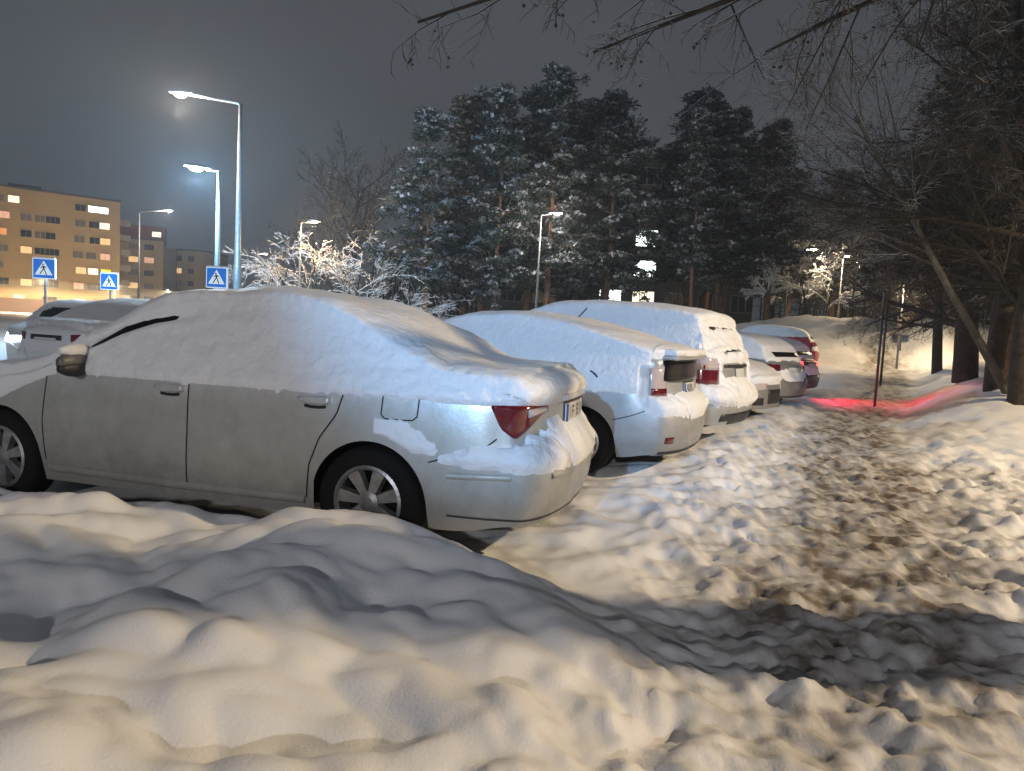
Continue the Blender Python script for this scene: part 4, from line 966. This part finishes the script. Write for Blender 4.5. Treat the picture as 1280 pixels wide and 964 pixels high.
# --- bare trees
big = dict(h=8.0, r=.16, levels=4, kids=[11,7,6,4], t0=[.22,.2,.15,.1], ang=[(25,50),(25,50),(25,55),(25,60)], len=[(.45,.65),(.4,.6),(.4,.6),(.4,.65)], rr=[.5,.5,.5,.6], rmin=.010, wob=[.05,.09,.12,.15], up=[.02,.05,.04,.02])
bare_tree('bare_tree', 'tall grey leafless tree left of the pines', -9.6, 39.5, dict(big, h=8.8, r=.22, rmin=.017, kids=[12,8,6,4], ang=[(30,58),(25,50),(25,55),(25,60)], len=[(.5,.75),(.42,.62),(.4,.6),(.4,.65)]), 4, snow=.3, snow_lv=3)
bush = dict(h=4.2, r=.09, levels=4, kids=[6,6,5,3], t0=[.2,.2,.2,.1], ang=[(35,70),(25,55),(25,55),(25,60)], len=[(.7,1.0),(.45,.7),(.4,.65),(.4,.6)], rr=[.6,.55,.55,.6], rmin=.011, wob=[.06,.10,.12,.15], up=[.0,-.03,-.03,-.02],
    stems=[((0,0,0),(-.9,-.1,.7),1.),((.2,0,0),(.9,-.2,.75),.95),((-.1,.1,0),(-.5,-.5,.75),1.),((.1,0,0),(.3,-.5,.7),1.),((.5,0,0),(1.2,-.3,.5),1.0),((-.4,0,0),(-1.2,-.3,.5),.95)])
bare_tree('snowy_bush', 'wide spreading bush glazed with snow and lit gold by a lamp', -9.0, 36.2, dict(bush, h=4.6, rmin=.009), 9, cat='bush', snow=.8, snow_lv=1, snow_add=.008, crown_from=1)
weep = dict(h=3.6, r=.06, levels=3, kids=[9,7,4], t0=[.3,.2,.2], ang=[(25,60),(25,55),(25,60)], len=[(.4,.6),(.4,.6),(.4,.6)], rr=[.5,.5,.6], rmin=.012, wob=[.06,.10,.12], up=[.0,-.08,-.10])
bare_tree('snowy_birch', 'bowed young birch, heavy with lit snow beside the pale lamp post', 17.3, 42.5, dict(weep, h=4.4), 21, snow=1.0, snow_lv=1, snow_add=.025, group='snow-laden birches by the slope', lean=(-.25,0))
bare_tree('snowy_birch', 'smaller bowed birch with snow, left of the pale lamp post', 14.6, 41.0, dict(weep, h=3.2), 22, snow=1.2, snow_lv=1, snow_add=.045, group='snow-laden birches by the slope', lean=(-.3,0))
bare_tree('snowy_birch', 'slim birch holding a clump of lit snow under the brightest far lamp', 19.0, 45.0, dict(weep, h=4.6), 23, snow=1.2, snow_lv=1, snow_add=.04, group='snow-laden birches by the slope')
shr = dict(h=2.6, r=.05, levels=3, kids=[7,6,5], t0=[.1,.1,.1], ang=[(25,60),(25,55),(25,60)], len=[(.5,.8),(.4,.7),(.4,.6)], rr=[.6,.5,.6], rmin=.010, wob=[.06,.10,.12], up=[.02,-.02,-.03])
for i, (x, y, h, lb) in enumerate([(20.2,37.5,2.8,'dark shrub on the crest of the lit snow slope, left'),(23.0,35.5,2.8,'dark shrub on the crest of the slope behind the sign boards'),(17.2,37,2.4,'low twiggy shrub at the left shoulder of the lit slope')]):
    bare_tree('shrub', lb, x, y, dict(shr, h=h), 31+i, cat='shrub', snow=.7, snow_lv=2, snow_add=.006, group='shrubs on the slope')
# --- verge trees at the right
dense = dict(h=6.0, r=.17, levels=4, kids=[15,10,7,4], t0=[.18,.12,.1,.1], ang=[(35,75),(25,55),(25,55),(25,60)], len=[(.42,.68),(.4,.6),(.4,.6),(.45,.7)], rr=[.42,.5,.5,.6], rmin=.0045, wob=[.05,.09,.12,.15], up=[.02,.01,-.02,-.04])
verge = [(9.02,13.5,.17,41,'dark verge tree with a straight trunk, third trunk from the right edge'),(8.45,12.0,.16,42,'nearest dark verge trunk at the right edge of the photo'),(9.75,14.6,.17,43,'dark verge trunk just left of the paired trunks'),
         (11.3,18.0,.30,44,'thick dark double trunk on the verge before the lit slope'),(14.0,23.8,.17,45,'short dark trunk standing against the lit snow slope'),(8.95,12.4,.13,47,'thin dark trunk squeezed behind the nearest verge trunk')]
for i, (x, y, r0, sd, lb) in enumerate(verge):
    bare_tree('verge_tree', lb, x, y, dict(dense, h=6.5+.5*(i%3), r=r0), sd, group='dark trees along the verge', lean=(-.06*(i%3),-.03), leaves=3200, snow=.10, snow_lv=2, lsize=.9)
lean = dict(dense, h=5.8, r=.085, kids=[12,8,6,4], t0=[.45,.12,.1,.1], ang=[(20,55),(22,50),(25,55),(25,60)], end=.3, wob=[.03,.08,.12,.15], up=[.0,.05,.03,.0])
bare_tree('leaning_tree', 'pale slender trunk leaning left out of the verge trees, fanned twigs at its top', 9.0, 13.0, lean, 46, cat='tree', lean=(-.68,-.02), bark=mat('pale_bark', (.11,.10,.09), .9, var=.5, vscale=5), snow=.5, snow_lv=0)
# near tree beside the photographer: its limbs hang into the top of the frame
def limbs(rg, out):
    sp = dict(dense, kids=[0,9,6,4], t0=[0,.25,.15,.1], len=[(0,0),(.22,.36),(.4,.6),(.45,.7)], rr=[.5,.42,.5,.6], up=[0,0,-.03,-.05], ang=[(0,0),(30,60),(25,55),(25,60)], rmin=.004)
    for ln in ([(0,.1,4.5),(-1.6,1.6,4.8),(-3.4,3.0,5.0),(-6.4,4.0,4.35)], [(0,.1,4.5),(-1.2,2.4,5.0),(-2.6,4.0,5.05),(-4.6,4.8,4.45)], [(0,.1,4.4),(-.6,2.2,4.7),(-1.4,4.0,5.1),(-2.6,5.2,4.7)], [(0,0,3.3),(.8,1.4,4.6),(.9,3.2,5.3),(.5,5.0,5.2)], [(0,.1,4.15),(.05,.5,4.0),(.0,.95,3.75),(-.1,1.5,3.3)]):
        L_ = np.array(ln); t = np.linspace(0, 1, 9); low = ln[0][2] < 4.2; P = np.stack([np.interp(t, np.linspace(0,1,4), L_[:,k]) for k in range(3)], -1)
        P[1:-1] = (P[:-2]+2*P[1:-1]+P[2:])/4
        rad = np.linspace(.075, .014, 9); out.append((P, rad, 7, 1)); n = 9
        for c in range(15):
            tt = .22+.78*(c+rg.random())/15; i = min(int(tt*8), 7); q = P[i]*(1-(tt*8-i))+P[i+1]*(tt*8-i); ax = P[i+1]-P[i]; ax /= np.linalg.norm(ax)
            d = ax+np.array([rg.gauss(0,.55), rg.gauss(0,.55), rg.gauss(-.12,.35)])
            grow(rg, q, d, rg.uniform(.7,1.35)*(.8 if low else 1), max(rad[i]*.45, .022 if low else 0), 3 if low else 2, 4, out, sp)
near = dict(dense, h=7.4, r=.36, levels=4, kids=[10,6,4,3], t0=[.58,.2,.1,.1])
bare_tree('near_tree', 'tree beside the photographer whose twigs with brown leaves hang into the top edge', 5.3, 3.3, near, 77, leaves=520, extra=limbs, snow=.5, snow_lv=2)

# ------------------------------------------------------------------ haze volume, added to put halos round the lamps
hz = MB().box((0, 190, 15.5), (440, 240, 17.5)).build('haze', None)
HM = bpy.data.materials.new('haze'); HM.use_nodes = True; hn = HM.node_tree; hn.nodes.clear()
ho = hn.nodes.new('ShaderNodeOutputMaterial'); pv = hn.nodes.new('ShaderNodeVolumePrincipled')
pv.inputs['Color'].default_value = (.85,.88,.92,1); pv.inputs['Density'].default_value = .0019; pv.inputs['Anisotropy'].default_value = .3
hn.links.new(pv.outputs[0], ho.inputs['Volume']); hz.data.materials.append(HM); tag(hz, 'thin haze volume added to make the lamps glow', 'haze', kind='stuff')
